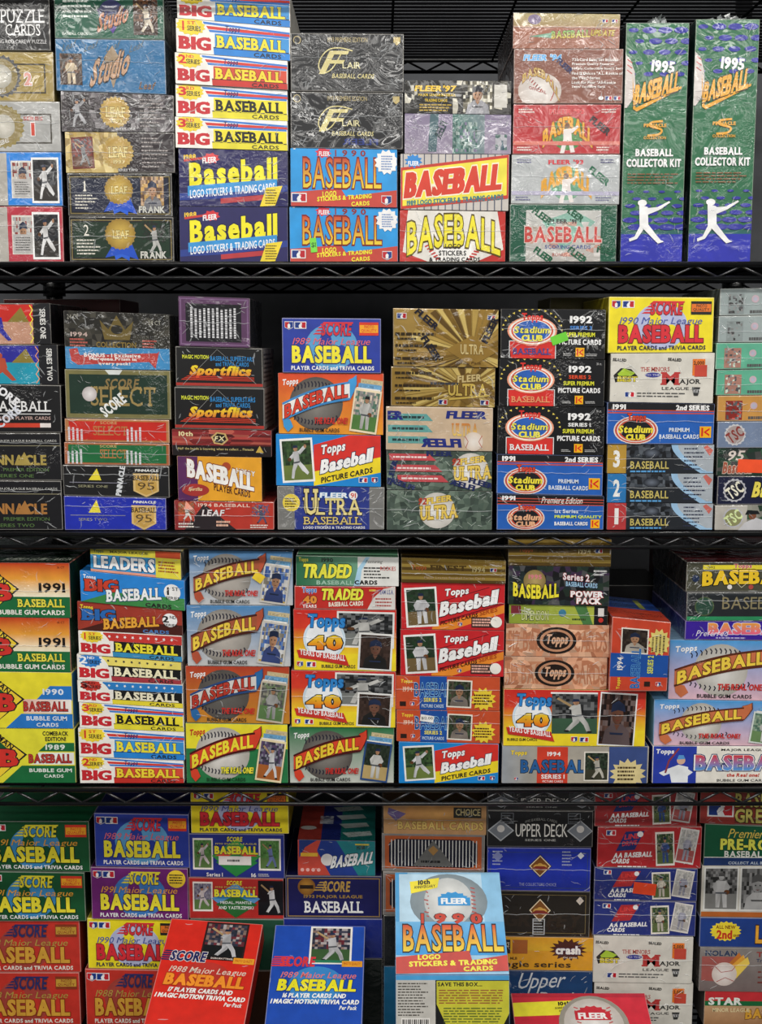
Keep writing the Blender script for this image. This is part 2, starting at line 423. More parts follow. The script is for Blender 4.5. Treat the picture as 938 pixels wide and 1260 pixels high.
        B_, S_, T_ = lin(s.base), lin(s.side), lin(s.top)
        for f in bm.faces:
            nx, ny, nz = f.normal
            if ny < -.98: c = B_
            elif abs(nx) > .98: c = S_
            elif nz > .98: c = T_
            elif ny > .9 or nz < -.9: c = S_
            else: c = B_ * (1 - s.edge) + lin('d8d4cc') * s.edge
            k = len(vs)
            for v in f.verts: vs.append(tuple(v.co)); cs.append(c)
            fs.append(tuple(range(k, len(vs))))
        bm.free()
        link('carton', vs, fs, np.array(cs), M[s.fin], root)
        for (n, g_), A in s.acc.items():
            vs = np.vstack(A[0])
            link(n, vs.tolist(), A[1], np.vstack(A[2]), M['card' if n in ('price_sticker', 'tag') else s.fin], root)
        s.face = 'front'
        for k, seam, corner in s.fx:
            vs, fs = [], []; s.lay += 10
            def ridge(pts, wd, ht, out):
                V, Fc = out; W, H = s.W, s.H
                P3 = s.map(pts); n0 = len(V)
                for i, p in enumerate(P3):
                    a = P3[max(i - 1, 0)]; b = P3[min(i + 1, len(P3) - 1)]; d = b - a; l = math.hypot(d[0], d[2]) or 1
                    nx, nz = -d[2] / l, d[0] / l; q = wd * (.35 if i in (0, len(P3) - 1) else 1)
                    V += [(p[0] + nx * q, p[1], p[2] + nz * q), (p[0], p[1] - ht, p[2]), (p[0] - nx * q, p[1], p[2] - nz * q)]
                    if i:
                        m = n0 + 3 * i
                        Fc += [(m - 3, m - 2, m + 1, m), (m - 2, m - 1, m + 2, m + 1)]
            for i in range(int(k * 1.4)):
                if s.r.random() < .6 * corner:
                    cx, cy = s.r.choice((0, 1)), s.r.choice((0, 0, 1)); u = abs(cx - s.r.uniform(.01, .2)); v = abs(cy - s.r.uniform(.02, .35))
                    a = math.atan2(.5 - v, .5 - u) + s.r.uniform(-.5, .5)
                else: u, v, a = s.r.random(), s.r.random(), s.r.uniform(0, 6.3)
                ln = s.r.uniform(.004, .015); pts = []; x, y = u, v
                for q in range(4):
                    pts.append((min(max(x, .01), .99), min(max(y, .02), .98))); a += s.r.uniform(-.45, .45)
                    x += math.cos(a) * ln / 3 / s.W; y += math.sin(a) * ln / 3 / s.H
                ridge(pts, s.r.uniform(.0003, .0008), s.r.uniform(.0003, .0009), (vs, fs))
            link('wrap_crease', vs, fs, None, M['film'], root)
            if seam is not None:
                vs, fs = [], []; y = seam; pts = []
                for q in range(26):
                    pts.append((q / 25, y)); y += s.r.uniform(-.02, .02); y += (seam - y) * .3
                ridge(pts, .0005, .0006, (vs, fs))
                link('wrap_seam', vs, fs, None, M['film'], root)

# ------------------------------------------------------------------ shelving and room
def tube(bm, a, b, r, seg=8):
    a, b = Vector(a), Vector(b); d = (b - a); q = d.to_track_quat('Z', 'Y').to_matrix()
    A = [bm.verts.new(a + q @ Vector((r * math.cos(i * 2 * math.pi / seg), r * math.sin(i * 2 * math.pi / seg), 0))) for i in range(seg)]
    B = [bm.verts.new(v.co + d) for v in A]
    for i in range(seg): bm.faces.new((A[i], A[(i + 1) % seg], B[(i + 1) % seg], B[i]))
    bm.faces.new(A[::-1]); bm.faces.new(B)
def fin(bm, name, mat, parent=None, smooth=True):
    me = bpy.data.meshes.new(name); bmesh.ops.recalc_face_normals(bm, faces=bm.faces); bm.to_mesh(me); bm.free(); me.materials.append(mat)
    if smooth:
        for p in me.polygons: p.use_smooth = len(p.vertices) == 4
    o = bpy.data.objects.new(name, me); C.objects.link(o)
    if parent: o.parent = parent
    return o
def slab(name, x0, x1, y0, y1, z0, z1, mat):
    bm = bmesh.new(); bmesh.ops.create_cube(bm, size=1)
    for v in bm.verts: v.co = Vector(((x0 + x1) / 2 + v.co.x * (x1 - x0), (y0 + y1) / 2 + v.co.y * (y1 - y0), (z0 + z1) / 2 + v.co.z * (z1 - z0)))
    o = fin(bm, name, mat, smooth=False); o['kind'] = 'structure'; return o

Y4 = .115                                   # the bottom shelf's stacks stand further back
ZS = {0: at(469, -27).z, 1: at(469, 322).z, 2: at(469, 654.5).z, 3: at(469, 969).z, 4: at(469, 1263, Y4).z}
ZB = {0: at(469, -5).z, 1: at(469, 342).z, 2: at(469, 673).z, 3: at(469, 989).z, 4: ZS[4] - .021}
DEP = .40
slab('wall_back', -2.2, 2.2, .56, .62, ZS[4] - .35, 2.6, M['wall'])
slab('floor', -2.2, 2.2, -4.2, .62, ZS[4] - .4, ZS[4] - .35, M['floor'])
rack = bpy.data.objects.new('wire_shelving_rack', None); C.objects.link(rack)
rack.location = (0, 0, ZS[4] - .35); rack['category'] = 'shelving rack'
rack['label'] = 'black wire shelving rack with zigzag braced edges holding all the stacked boxes'
RZ = rack.location.z
X0, X1 = -.585, .615
x49 = at(49, 322).x; PER = at(49 + 57.6, 322).x - x49
for k in range(5):
    z, zb = ZS[k] - .003 - RZ, ZB[k] - RZ
    bm = bmesh.new()
    for y in (0, DEP): tube(bm, (X0, y, z), (X1, y, z), .0034, 10)
    for x in (X0, X1): tube(bm, (x, 0, z), (x, DEP, z), .0034)
    sh = fin(bm, 'wire_shelf', M['rail'], rack)
    bm = bmesh.new(); n = 24
    for i in range(1, n): tube(bm, (X0, DEP * i / n, z + .0012), (X1, DEP * i / n, z + .0012), .0017, 6)
    for i in range(1, 8): tube(bm, (X0 + (X1 - X0) * i / 8, 0, z - .002), (X0 + (X1 - X0) * i / 8, DEP, z - .002), .0017, 6)
    o = fin(bm, 'deck_wires', M['deck'], sh); o['kind'] = 'stuff'
    for y in (0, DEP):  # rear rail and zigzag take the shade-darkened wire so they fade out
        bm = bmesh.new(); tube(bm, (X0, y, zb), (X1, y, zb), .0026, 10); fin(bm, 'lower_rail', M['deck' if y else 'rail'], sh)
        bm = bmesh.new(); x = x49 - PER * 4
        while x < X1 - PER:
            if x > X0:
                tube(bm, (x, y + .001, z - .002), (x + PER / 2, y + .001, zb + .001), .0016, 6)
                tube(bm, (x + PER / 2, y + .001, zb + .001), (x + PER, y + .001, z - .002), .0016, 6)
            x += PER
        fin(bm, 'zigzag_brace', M['deck' if y else 'brace'], sh)
for x, y in ((X0 - .012, -.002), (X1 + .012, -.002), (at(64, 360, DEP).x, DEP + .014), (at(906, 345, DEP).x, DEP + .014)):
    bm = bmesh.new(); tube(bm, (x, y, 0), (x, y, 2.3 - RZ), .0125, 16)
    z = .03
    while z < 2.25 - RZ: tube(bm, (x, y, z), (x, y, z + .0012), .0132, 16); z += .0254
    fin(bm, 'post', M['rail'], rack)
for x, y in ((at(64, 360, DEP).x, DEP + .014), (at(906, 345, DEP).x, DEP + .014)):
    for k in range(1, 5):
        bm = bmesh.new(); tube(bm, (x, y, ZB[k] - RZ - .006), (x, y, ZS[k] - RZ + .004), .017, 16); fin(bm, 'shelf_collar', M['rail'], rack)

# ------------------------------------------------------------------ stacks
SHN = {1: 'top shelf', 2: 'second shelf', 3: 'third shelf', 4: 'bottom shelf'}
ORD = ['', 'second', 'third', 'fourth', 'fifth', 'sixth', 'seventh', 'eighth', 'ninth']
seedn = [0]
def stack(shelf, no, last, Y, rows):
    """rows top to bottom: (xl, xr, y_top_left, y_top_right, builder, look, options)"""
    n = len(rows)
    pv = (0, 1, ZS[shelf] + .0003, ZS[shelf] + .0003)
    lv = []
    for xl, xr, a, b, fn, look, op in rows[::-1]:
        yy = Y + op.get('dy', 0)
        cx = (xl + xr) / 2
        L_ = at(xl, a, yy); R_ = at(xr, b, yy)
        tl, tr = L_.z, R_.z
        ev = lambda x: pv[2] + (pv[3] - pv[2]) * (x - pv[0]) / (pv[1] - pv[0])
        zl, zr = ev(L_.x), ev(R_.x)
        lv.append((L_.x, R_.x, zl, zr, tl, tr, yy)); pv = (L_.x, R_.x, tl + .0005, tr + .0005)
    lv = lv[::-1]
    for i, (row, (xa, xb, bl, br, tl, tr, yy)) in enumerate(zip(rows, lv)):
        xl, xr, a, b, fn, look, op = row
        seedn[0] += 1
        root = bpy.data.objects.new(op.get('name', 'card_box'), None); C.objects.link(root)
        cx = (xa + xb) / 2; z0 = min(bl, br)
        yy += random.Random(seedn[0]).uniform(0, .003)
        root.location = (cx, yy, z0)
        q = [(xa - cx, tl - z0), (xb - cx, tr - z0), (xb - cx, br - z0), (xa - cx, bl - z0)]
        kw = {k: v for k, v in op.items() if k in ('base', 'side', 'top', 'fin', 'edge')}
        bx = Box(q, op.get('d', .19), seed=seedn[0], **kw)
        fn(bx); bx.build(root)
        pos = ('top' if i == 0 else 'bottom' if i == n - 1 else ORD[i] + ' from top') if n > 1 else 'only one'
        st = 'last' if no == last else ['', 'first', 'second', 'third', 'fourth', 'fifth', 'sixth', 'seventh', 'eighth'][no]
        root['label'] = '%s, %s in %s stack, %s' % (look, pos, st, SHN[shelf])
        root['category'] = 'card box'
        root['group'] = 'sealed trading card boxes on the ' + SHN[shelf]

def O(base, side=None, top=None, fin='card', **k): return dict(base=base, side=side or base, top=top or side or base, fin=fin, **k)

# ------------------------------------------------------------------ designs
def hidden(b): pass
def score(bg, scc, yr, scr, bb, bbo, low, gl, badge=('d83a28', 'f2a92a'), sh=0, w=None, rb=None):
    def f(b):
        b.E(.5, .52, .42, gl, None, 1.15, n='globe_print')
        b.E(.44, .42, .16, bg, None, .7, n='globe_print'); b.E(.6, .62, .13, bg, None, .8, n='globe_print')
        b.pa(.07, .14, .16); b.mlb(.185, .13, .13)
        for i in range(4): b.P([(.4 - .02 * i, .1 + .055 * i), (.44, .1 + .055 * i), (.44, .13 + .055 * i), (.385 - .025 * i, .13 + .055 * i)], scc, 'speed_lines')
        b.T('SCORE', .4, .08, .7, .32, scc, ol=bbo if bbo != scc else None, b=.03, o=.04, it=.1)
        b.P([(.42, .07), (.72, .07), (.715, .1), (.41, .1)], scc, 'speed_lines')
        if badge:
            if badge[0] == 'o':
                b.E(.88, .2, .17, 'f2d23a', n='badge'); b.L(.81, .1, .95, .3, 4, '222', .5)
            else:
                b.R(.78, .07, .975, .31, badge[0], n='badge'); b.R(.785, .12, .97, .26, badge[1], n='badge')
                b.T('PHOTO', .83, .125, .93, .185, badge[0], b=.02); b.T('QUALITY', .8, .195, .955, .255, badge[0], b=.02)
        b.T(yr + ' Major League', .11, .36, .89, .52, scr, b=.0, it=.3, ol=rb, o=.02, n='script_lettering')
        b.T('BASEBALL', .1, .5, .9, .82, bb, ol=bbo, b=.05, o=.06)
        b.T('PLAYER CARDS and TRIVIA CARDS', .09, .87, .93, .95, low, b=.03)
        if w: b.wrap(w, .5)
    return f
SC89 = score('2b3fa0', 'd8343c', '1989', 'e06a78', 'f4e83a', '2b2f70', 'f2f2f2', '5d9fcf')
SC90 = score('f1df28', 'd8343c', '1990', '4a5aa8', 'd8303a', '70202a', '22264a', 'b9bfe0', ('222222', 'e8782a'))
SC91 = score('17532f', 'e6d83a', '1991', 'e8a33a', 'f0e23a', '17331f', 'f2f2f2', '3f8ac0')
SC91p = score('6d2470', 'e6d83a', '1991', 'e8a33a', 'f0e23a', '3a1540', 'f2f2f2', '3f7ac0', ('o',))
SC88 = score('c8362b', '2a2f66', '1988', 'b89a4a', 'd8a23c', '8a3418', 'f2ece0', 'a8443a', ('8a3a20', 'c89a3a'))

def big(ser, sbg, top, tit, tol, band, bot, st=('d83c34', 'f4f4f4', '3f7fd0'), sc='d83030', cards='222222', rs=0, w=6, stars=0, tape=0):
    def f(b):
        b.R(0, 0, 1, 1, 'f1efe8')
        k = len(st)
        b.R(.24, 0, 1, .42, st[1])
        if stars:
            b.R(.24, .02, 1, .36, st[0])
            for i in range(9): b.St(.3 + i * .075, .17 + rs * .1, .07, st[1], 5, .45, nm='printed_stars')
        else:
            b.R(.24, .03, 1, .1, st[2], rise=-.12); b.R(.24, .15, 1, .24, st[0], rise=-.06); b.R(.24, .26, .99, .33, st[2], rise=-.02)
            b.T('Topps', .43, .1, .56, .32, '1d2f70', b=.03, it=.15)
        b.R(.34, .36, .99, .82, band, n='title_band'); b.R(.3, .8, 1, 1, bot, n='title_band')
        b.R(.3, .77, .99, .8, '222222', n='title_band')
        W, H = b.dims(); pts = [(0, .02), (.2, .02)] + [(.2 + .13 * math.sin(t * math.pi / 12), .02 + .98 * (1 - math.cos(t * math.pi / 12)) * 1.0) for t in range(1, 7)] + [(.33, 1), (0, 1)]
        b.P(pts, 'f4f1ea', 'white_corner_field')
        b.T('BIG', .03, .5, .3, .9, 'c82a33', b=.07, ol=None, sf=1)
        b.T('BASEBALL', .36, .41, .95, .78, tit, ol=tol, b=.04, o=.06, sf=1)
        b.T('CARDS', .68, .84, .92, .97, cards, b=.02)
        if ser:
            b.St(.13, .2, .28, sbg, 14, .85, 1.7)
            b.T(ser[0], .03, .06, .1, .34, sc, b=.03); b.T(ser[1:], .1, .05, .17, .15, sc, b=.02); b.T('SERIES', .1, .19, .22, .34, '222', b=.02)
        if w: b.wrap(w)
    return f
def bigb(bg0, bg1, big_, title, tol, ser, cd):
    def f(b):
        b.R(0, 0, 1, .6, bg0); b.R(0, .6, 1, 1, bg1); b.P([(.0, .55), (.3, .62), (.0, 1)], bg0)
        b.T('Topps', .03, .1, .15, .3, 'f0e23a' if bg0[0] == 'a' else 'f2f2f2', b=.03)
        b.T('BIG', .05, .22, .36, .62, big_, ol='222', b=.06, rise=.05, sf=1)
        b.T('BASEBALL', .25, .42, .77, .82, title, ol=tol, b=.04, rise=.24, sf=1)
        b.T('CARDS', .62, .84, .87, .98, cd, b=.04)
        b.E(.88, .42, .27, 'f2f2f2', n='badge'); b.T(ser[0], .81, .26, .87, .52, '222', b=.04); b.T(ser[1:], .88, .24, .94, .36, '222', b=.02); b.T('SERIES', .82, .56, .95, .66, '222', b=.02)
        b.wrap(8)
    return f

def ribbon(b, rib, edge, let, lo, x0=.05, x1=.68, txt='BASEBALL', tail=None):
    def vc(t): return .63 - .36 * t - .06 * math.sin(t * math.pi)
    N_ = 20; th = .135
    up = [(x0 + (x1 - x0) * i / N_, vc(i / N_) - th) for i in range(N_ + 1)]
    dn = [(x, y + 2 * th + .02) for x, y in up]
    t = tail or rib
    for d_, c_ in ((0, edge), (.008, t)): b.P([(x1 - .03 + d_, .2), (x1 - .01, .1 + d_), (x1 + .03, .07 + d_), (x1 + .065 - d_, .02 + 2 * d_), (x1 + .068 - d_, .17), (x1 + .04 - d_, .3), (x1 + .005, .42 - 3 * d_), (x1 - .02 + d_, .38)], c_, 'ribbon_tail')
    b.P([(x0 - .0, .74), (x0 + .07, .76), (x0 + .1, .88), (x0 + .05, .97), (x0 + .01, .88)], t, 'ribbon_tail')
    b.lay += 1; b.add('ribbon', up + dn, [(i + N_ + 1, i + N_ + 2, i + 1, i) for i in range(N_)], lin(rib))
    for line in (up, dn): b.arc([(x, y + (.012 if line is up else -.012)) for x, y in line], .035, edge, 'ribbon')
    b.T(txt, x0 + .02, .33, x1 - .02, .55, let, ol=lo, b=.04, o=.05, warp=lambda t: .63 - .36 * t - .06 * np.sin(np.clip(t, 0, 1) * math.pi) - .43, n='title_lettering')
def ball(bg0, bg1, rib, edge, let, lo, real, kind='stand', fr='eee', pk={}, tp='f2f2f2', realc='c8302a', low='222', sp='223', ball_='e8e6e2', tail=None, w=0, mid=None, wide=0, cardx=(.7, .96), sh=0):
    def f(b):
        b.R(0, 0, 1, 1, bg0, bg1)
        if mid: b.R(0, 0, 1, .42, mid)
        bx_ = .36; b.E(bx_, .5, .44, ball_, 'b0aca4' if ball_[0] == 'e' else '8a8680' if ball_[0] == 'c' else '55504c', n='ball_print')
        for i in range(13):
            t = i / 12; x = bx_ - .2 + .4 * t; y = .17 + .08 * (2 * t - 1) ** 2
            b.arc([(x - .012, y - .04), (x, y), (x - .004, y + .05)], .02, sp, 'stitching'); b.arc([(x - .01, 1 - y - .06), (x, .97 - y), (x - .01, 1.02 - y)], .02, sp, 'stitching')
        b.T('Topps', .04, .09, .19, .22, tp, b=.03, rise=.03, it=.1)
        if cardx:
            c0, c1 = cardx
            for i, cc in enumerate(('c8b890', '6aa0c8', 'e8e4dc')):
                b.pic(c0 + .07 - .02 * i, .1 + .07 * i, c1 + .02 - .01 * i, .6, 'stand', cc, rot=7, n='card_stack_print', bg=(cc,), gr=cc, js=cc, sk=cc, cap=cc)
            b.pic(c0, .26, c1, .97, kind, fr, rot=8, t=.05, **pk)
        ribbon(b, rib, edge, let, lo, .04, .68, tail=tail)
        b.T('THE REAL ONE!', .34, .72, .66, .83, realc, b=.04, it=.1, ol=None if realc != 'f0e23a' else '363')
        b.T('BUBBLE GUM CARDS', .2, .9, .58, .965, low, b=.02)
        if w: b.wrap(w, .4)
    return f
def ballbg(c): pass
def t40(wide=0):
    def f(b):
        k = .67 if wide else 1
        b.R(0, 0, 1, .3, 'cc2c26', 'd8402a'); b.R(0, .3, 1, .72, 'd8402a', 'f0cf2c'); b.R(0, .72, 1, 1, 'f2d92c')
        if wide:
            b.pic(.34, .06, .66, .78, 'swing', None, bg=('2a2c2e', '4a4c4e', '6a6c6e', '1a1c1e'), gr='3a5a44', js='c8c8c4'); b.R(.33, .04, .66, .07, 'eee', n='picture_border')
            b.pic(.67, .04, .93, 1.0, 'face', 'eee', bg=('2c1a14', '5a4038', '6a5a58', '1a1214'), gr='3a2018', js='6a5a5c', sk='6a4434', rot=3, t=.03)
            b.T('BUBBLE GUM CARDS', .03, .86, .24, .91, '222', b=.02); b.pa(.5, .88, .11); b.mlb(.57, .88, .09)
        else:
            b.pic(.42, .03, .98, .62, 'pitch', 'e8e8e6', bg=('2a2c2e', '6a6c6e', '4a4c4e', '1a1c1e'), gr='777a78', js='d0d0cc', sk='8a8a88', rot=1, t=.05)
            b.pic(.63, .38, .96, .99, 'face', 'e8e8e6', bg=('33251f', '3f2f29'), gr='2a1a14', js='222', sk='7a5444', rot=3, t=.05)
            b.pa(.06, .9, .1); b.mlb(.17, .9, .09); b.T('BUBBLE GUM CARDS', .27, .9, .6, .955, '333', b=.02)
        b.E(.3 * k, .48, .34, '5a96c8', 'd5e6f2', n='badge'); b.E(.3 * k, .48, .3, 'f0f4f8', n='badge')
        b.T('Topps', .14 * k, .07, .5 * k, .36, '2f86d0', ol='16365f', b=.05, it=.08)
        b.T('40', .15 * k, .42, .47 * k, .66, 'f2d22c', 'e8661c', ol='16202a', b=.06, o=.06)
        b.P([(.03 * k, .66), (.5 * k, .74), (.54 * k, .92), (.27 * k, .84), (.05 * k, .79)], 'c8342c', 'ribbon')
        b.T('YEARS OF BASEBALL', .06 * k, .69, .5 * k, .79, 'f4f4f4', b=.03, rise=-.1)
        b.wrap(7, .45)
    return f
def t92(b):
    b.R(0, 0, 1, 1, '1e86d2'); b.P([(.36, .2), (.7, 0), (1, 0), (1, .42), (.36, .72)], 'd8342c', 'diagonal_band'); b.P([(.36, .72), (1, .42), (1, .72), (.36, 1)], 'f2d92c', 'diagonal_band'); b.P([(.36, 1), (1, .72), (1, 1)], '1e86d2', 'diagonal_band')
    b.pic(.05, .08, .36, .93, 'pitch', 'f0f0ee', rot=-4, gr='6a7a3c', bg=('2f4a2a', '3f5a34', '24361f'), t=.05)
    b.T('Topps', .43, .16, .66, .4, 'f6f6f6', ol='1a2a4a', b=.04, rise=.09, it=.1)
    b.T('Baseball', .43, .36, .92, .64, 'f6f6f6', ol='1a2a4a', b=.06, rise=.26, it=.12)
    b.T('PICTURE CARDS', .43, .72, .92, .83, '222', b=.03, rise=.22, n='title_lettering')
    b.mlb(.83, .87, .1); b.pa(.94, .87, .12)
def t93(b):
    b.R(0, 0, 1, 1, 'c8252b'); b.P([(.3, .95), (1, .45), (1, .62), (.5, 1), (.3, 1)], 'e88a2c', 'diagonal_band')
    b.arc([(.36, .42), (.85, .08)], .015, '601018'); b.arc([(.38, .84), (1, .42)], .02, '601018')
    b.pic(.04, .1, .35, .95, 'stand', 'f0f0ee', rot=-4, gr='6f5c3a', bg=('1f3a22', '20301f', '2a3a2a'), t=.05)
    b.T('Topps', .42, .1, .65, .3, 'f6f6f6', ol='3a1014', b=.04, rise=.06, it=.1)
    b.T('Baseball', .38, .26, .93, .58, 'f6f6f6', ol='3a1014', b=.06, rise=.3, it=.12)
    b.T('PICTURE CARDS', .38, .72, .74, .81, '3a1608', b=.03, rise=.2); b.T('SERIES', .76, .54, .93, .64, 'b04a14', b=.02, rise=.1)
    b.R(.68, .72, .9, .94, '3a2c28', n='badge'); b.L(.69, .74, .88, .92, 3, 'e8b0a0', .6); b.E(.92, .82, .12, 'f0ece4', n='ball_print'); b.pa(.57, .88, .09)
    b.wrap(9, .42)
def t94(bg='c8502c', mid='1c4fa0', tc='3f86c8', st='f0d23c', sticker=0):
    def f(b):
        b.R(0, 0, 1, 1, bg); b.R(.23, 0, .49, 1, mid, n='title_band')
        b.T('Topps', .05, .1, .16, .24, 'f0d23c', b=.03, it=.1); b.T('1994', .07, .32, .16, .47, 'e8c8b0', b=.02)
        b.R(.04, .76, .1, .9, '2a1a14', n='emblem'); b.pa(.16, .83, .13)
        b.T('BASEBALL', .18, .2, .56, .6, '14307a', ol='7ab4e0', b=.0, o=.04)
        b.T('SERIES 2', .27, .64, .44, .76, 'e8dc5a', b=.03); b.T('PICTURE CARDS', .25, .83, .46, .93, 'c8dcf0', b=.02)
        b.pic(.49, .1, .73, .92, 'face', 'eae4d8', bg=('3a4a34', '28301f', '4a4438'), gr='3a3024', js='8a8078', rot=2, t=.05)
        b.St(.84, .66, .36, st, 12, .72, 1.05); b.L(.75, .5, .93, .84, 4, '4a2a14', .55)
        if sticker: b.stk(.23, .15, .36, .36, 'ecebe8', rot=8); b.T('$12.00', .24, .2, .35, .3, '444', b=.01)
        b.wrap(7, .4)
    return f
def t94s1(b):
    b.R(0, 0, 1, 1, 'a8a298', 'b8b0a0'); b.R(0, 0, .28, 1, '9aa0a8', 'a8a090', hz=1)
    b.R(.24, .02, .45, 1, 'd0402c', n='title_band'); b.T('Topps', .06, .12, .17, .27, 'f0d23c', ol='555', b=.04, it=.1)
    b.T('1994', .31, .15, .4, .27, 'eee', b=.03); b.T('BASEBALL', .13, .37, .62, .72, '2a5f9c', ol='1a2c40', b=.03, o=.05)
    b.T('SERIES 1', .27, .76, .43, .88, 'eee', b=.03); b.T('PICTURE CARDS', .28, .92, .42, .98, 'eee', b=.01)
    b.pic(.56, .14, .73, .94, 'swing', 'eae4d8', bg=('2a3a2a', '1f281f', '3a4438'), gr='3a3a2c', js='c8c4b8', t=.04)
    b.R(.73, 0, .99, 1, '3c4f86', n='title_band'); b.St(.86, .74, .42, 'dccb94', 14, .74, 1.15); b.L(.79, .52, .93, .94, 4, '4a3a24', .5); b.pa(.1, .88, .1)
def bowman(yr, bg, bands, ycol, tcol, tbg, bb, low, lcol, olc=None):
    def f(b):
        bg(b)
        for r, c in ((.62, '222'), (.57, 'f0cf3a')):
            W, H = b.dims(); k = H / W
            b.P([(.32 - r * k, .48), (.32, .48 - r), (.32 + r * k, .48), (.32, .48 + r)], c, 'emblem')
        b.P([(.14, .48), (.32, .1), (.5, .48), (.32, .86)], '1f5a34', 'emblem')
        b.T('B', .38, .38, .53, .7, 'd0342c', ol='222', b=.05)
        b.T('MAN', .36, .2, .51, .31, '222', b=.03, rot=-42)
        for t in bands: b.T(*t[:5], t[5], ol=t[6], b=.03, sf=t[7] if len(t) > 7 else 0)
    return f
def bm91(b): b.R(0, 0, 1, .3, 'c4381c', 'e8a03a'); b.R(0, .3, 1, .62, 'e8a03a', 'f3ecd0'); b.R(0, .62, 1, 1, '1d6b3c'); b.T('36 CT', .9, .06, .96, .1, '5a1a10', b=.01); b.wrap(4, .5)
def bm90(b):
    b.R(0, 0, 1, 1, 'ecdf35'); b.P([(.7, .5), (.82, .24), (1, .24), (1, .5)], '2a78c8', 'title_band'); b.P([(.45, 1), (.58, .74), (1, .74), (1, 1)], '2a78c8', 'title_band')
    b.R(.6, .48, .99, .73, 'e8b8a8', 'f4f0ea', n='title_band', hz=1)
def bm89(b):
    b.R(0, 0, 1, 1, 'e6df3a'); b.P([(.7, .42), (.78, .26), (1, .26), (1, .42)], '1d6b3c', 'title_band'); b.P([(.4, 1), (.56, .68), (1, .68), (1, 1)], '1d6b3c', 'title_band'); b.P([(.66, .64), (.7, .44), (.99, .44), (.99, .66), (.62, .66)], 'f0efe8', 'title_band')

def stad(yr, ser, dark=1, bb='f2f2f2', sercol='e8502c', sticker=0, sc_=None):
    def f(b):
        b.R(0, 0, 1, 1, '0f1014'); b.P([(.08, .66), (.52, .66), (.52, 1), (.1, 1)], 'd8322c', 'title_band'); b.F(.08, .64, .53, 1.02, 'eee', .015)
        for i in range(15): a = math.pi * (1 + i / 14); b.P([(.3 + .27 * math.cos(a), .42 + .4 * math.sin(a)), (.3 + .29 * math.cos(a + .05), .42 + .44 * math.sin(a + .05)), (.3 + .29 * math.cos(a - .05), .42 + .44 * math.sin(a - .05))], 'f0d860', 'sparkles')
        for r, c in ((.29, 'f0a080'), (.27, 'f6f0e8'), (.245, 'd8502c'), (.225, 'f6f0e8'), (.21, '2a60b8')): b.E(.3, .44, r, c, None, 1.75, n='emblem')
        b.T('Topps', .2, .08, .4, .27, 'd8322c', b=.05, rise=.0)
        b.T('Stadium', .13, .35, .47, .49, 'f0e85a', ol='1a2a50', b=.03, it=.15, n='title_lettering'); b.T('CLUB', .2, .52, .4, .65, 'f0e85a', ol='1a2a50', b=.06, n='title_lettering')
        b.T('BASEBALL', .12, .79, .48, .92, bb, b=.02, sf=1)
        b.T(yr, .66, .13, .87, .28, 'f4f4f4', b=.05, n='title_lettering'); b.T(ser, .66, .33, .87, .41, sercol, b=.03)
        b.T('SUPER PREMIUM', .61, .46, .9, .55, 'e8e83a', b=.03); b.T('PICTURE CARDS', .56, .6, .96, .71, 'f4f4f4', b=.04)
        b.kod(.76, .86, .18); b.L(.6, .88, .69, .94, 2, 'ccc', .4); b.L(.82, .88, .93, .94, 2, 'ccc', .4); b.T('36 ct.', .92, .06, .97, .11, 'ccc', b=0)
        if sticker: b.stk(.48, .5, .64, .68, '6fd23a', rot=-20); b.wrap(26, .4)
        else: b.wrap(5)
    return f
def stad91(prem):
    def f(b):
        b.R(0, 0, 1, .2, '17181d', n='title_band'); b.R(0, .17, 1, .2, 'c8503c', n='title_band'); b.R(0, .23, 1, .26, 'c8503c', n='title_band')
        if prem: b.R(0, 0, 1, .28, '17181d', n='title_band'); [b.R(0, y, 1, y + .025, 'c8503c', n='title_band') for y in (.1, .18, .26)]
        b.T('1991', .05, .04, .17, .17, 'f2f2f2', b=.05, n='title_lettering')
        if prem: b.T('Premiere Edition', .42, .05, .8, .24, 'f0e8e0', b=.0, it=.25, n='script_lettering')
        else: b.T('2nd SERIES', .64, .04, .95, .17, 'f2f2f2', b=.05, n='title_lettering')
        for r, c in ((.34, 'e8e0d8'), (.32, 'c8503c'), (.29, 'e8e0d8'), (.27, 'c8503c'), (.24, '17181d')): b.E(.27, .66, r, c, None, 1.6, n='emblem')
        b.T('Topps', .19, .26, .36, .48, 'd8442c', ol='17181d', b=.05)
        b.T('Stadium', .11, .55, .43, .73, 'f0e040' if not prem else 'e8b088', b=.04, it=.15, n='title_lettering'); b.T('CLUB', .18, .76, .36, .9, 'f0e040' if not prem else 'e8b088', b=.06, n='title_lettering')
        if prem:
            b.T('1st Series', .54, .4, .76, .51, 'dfe8f4', b=.03); b.T('PREMIUM QUALITY', .54, .57, .98, .67, 'd8e85a', b=.05); b.T('BASEBALL CARDS', .54, .76, .85, .87, 'f2f2f2', b=.04); b.kod(.92, .82, .26)
        else:
            b.T('PREMIUM', .58, .6, .77, .7, 'dfe8f4', b=.03); b.T('BASEBALL CARDS', .49, .76, .86, .87, 'dfe8f4', b=.03); b.kod(.92, .7, .28)
        b.wrap(5, .45)
    return f
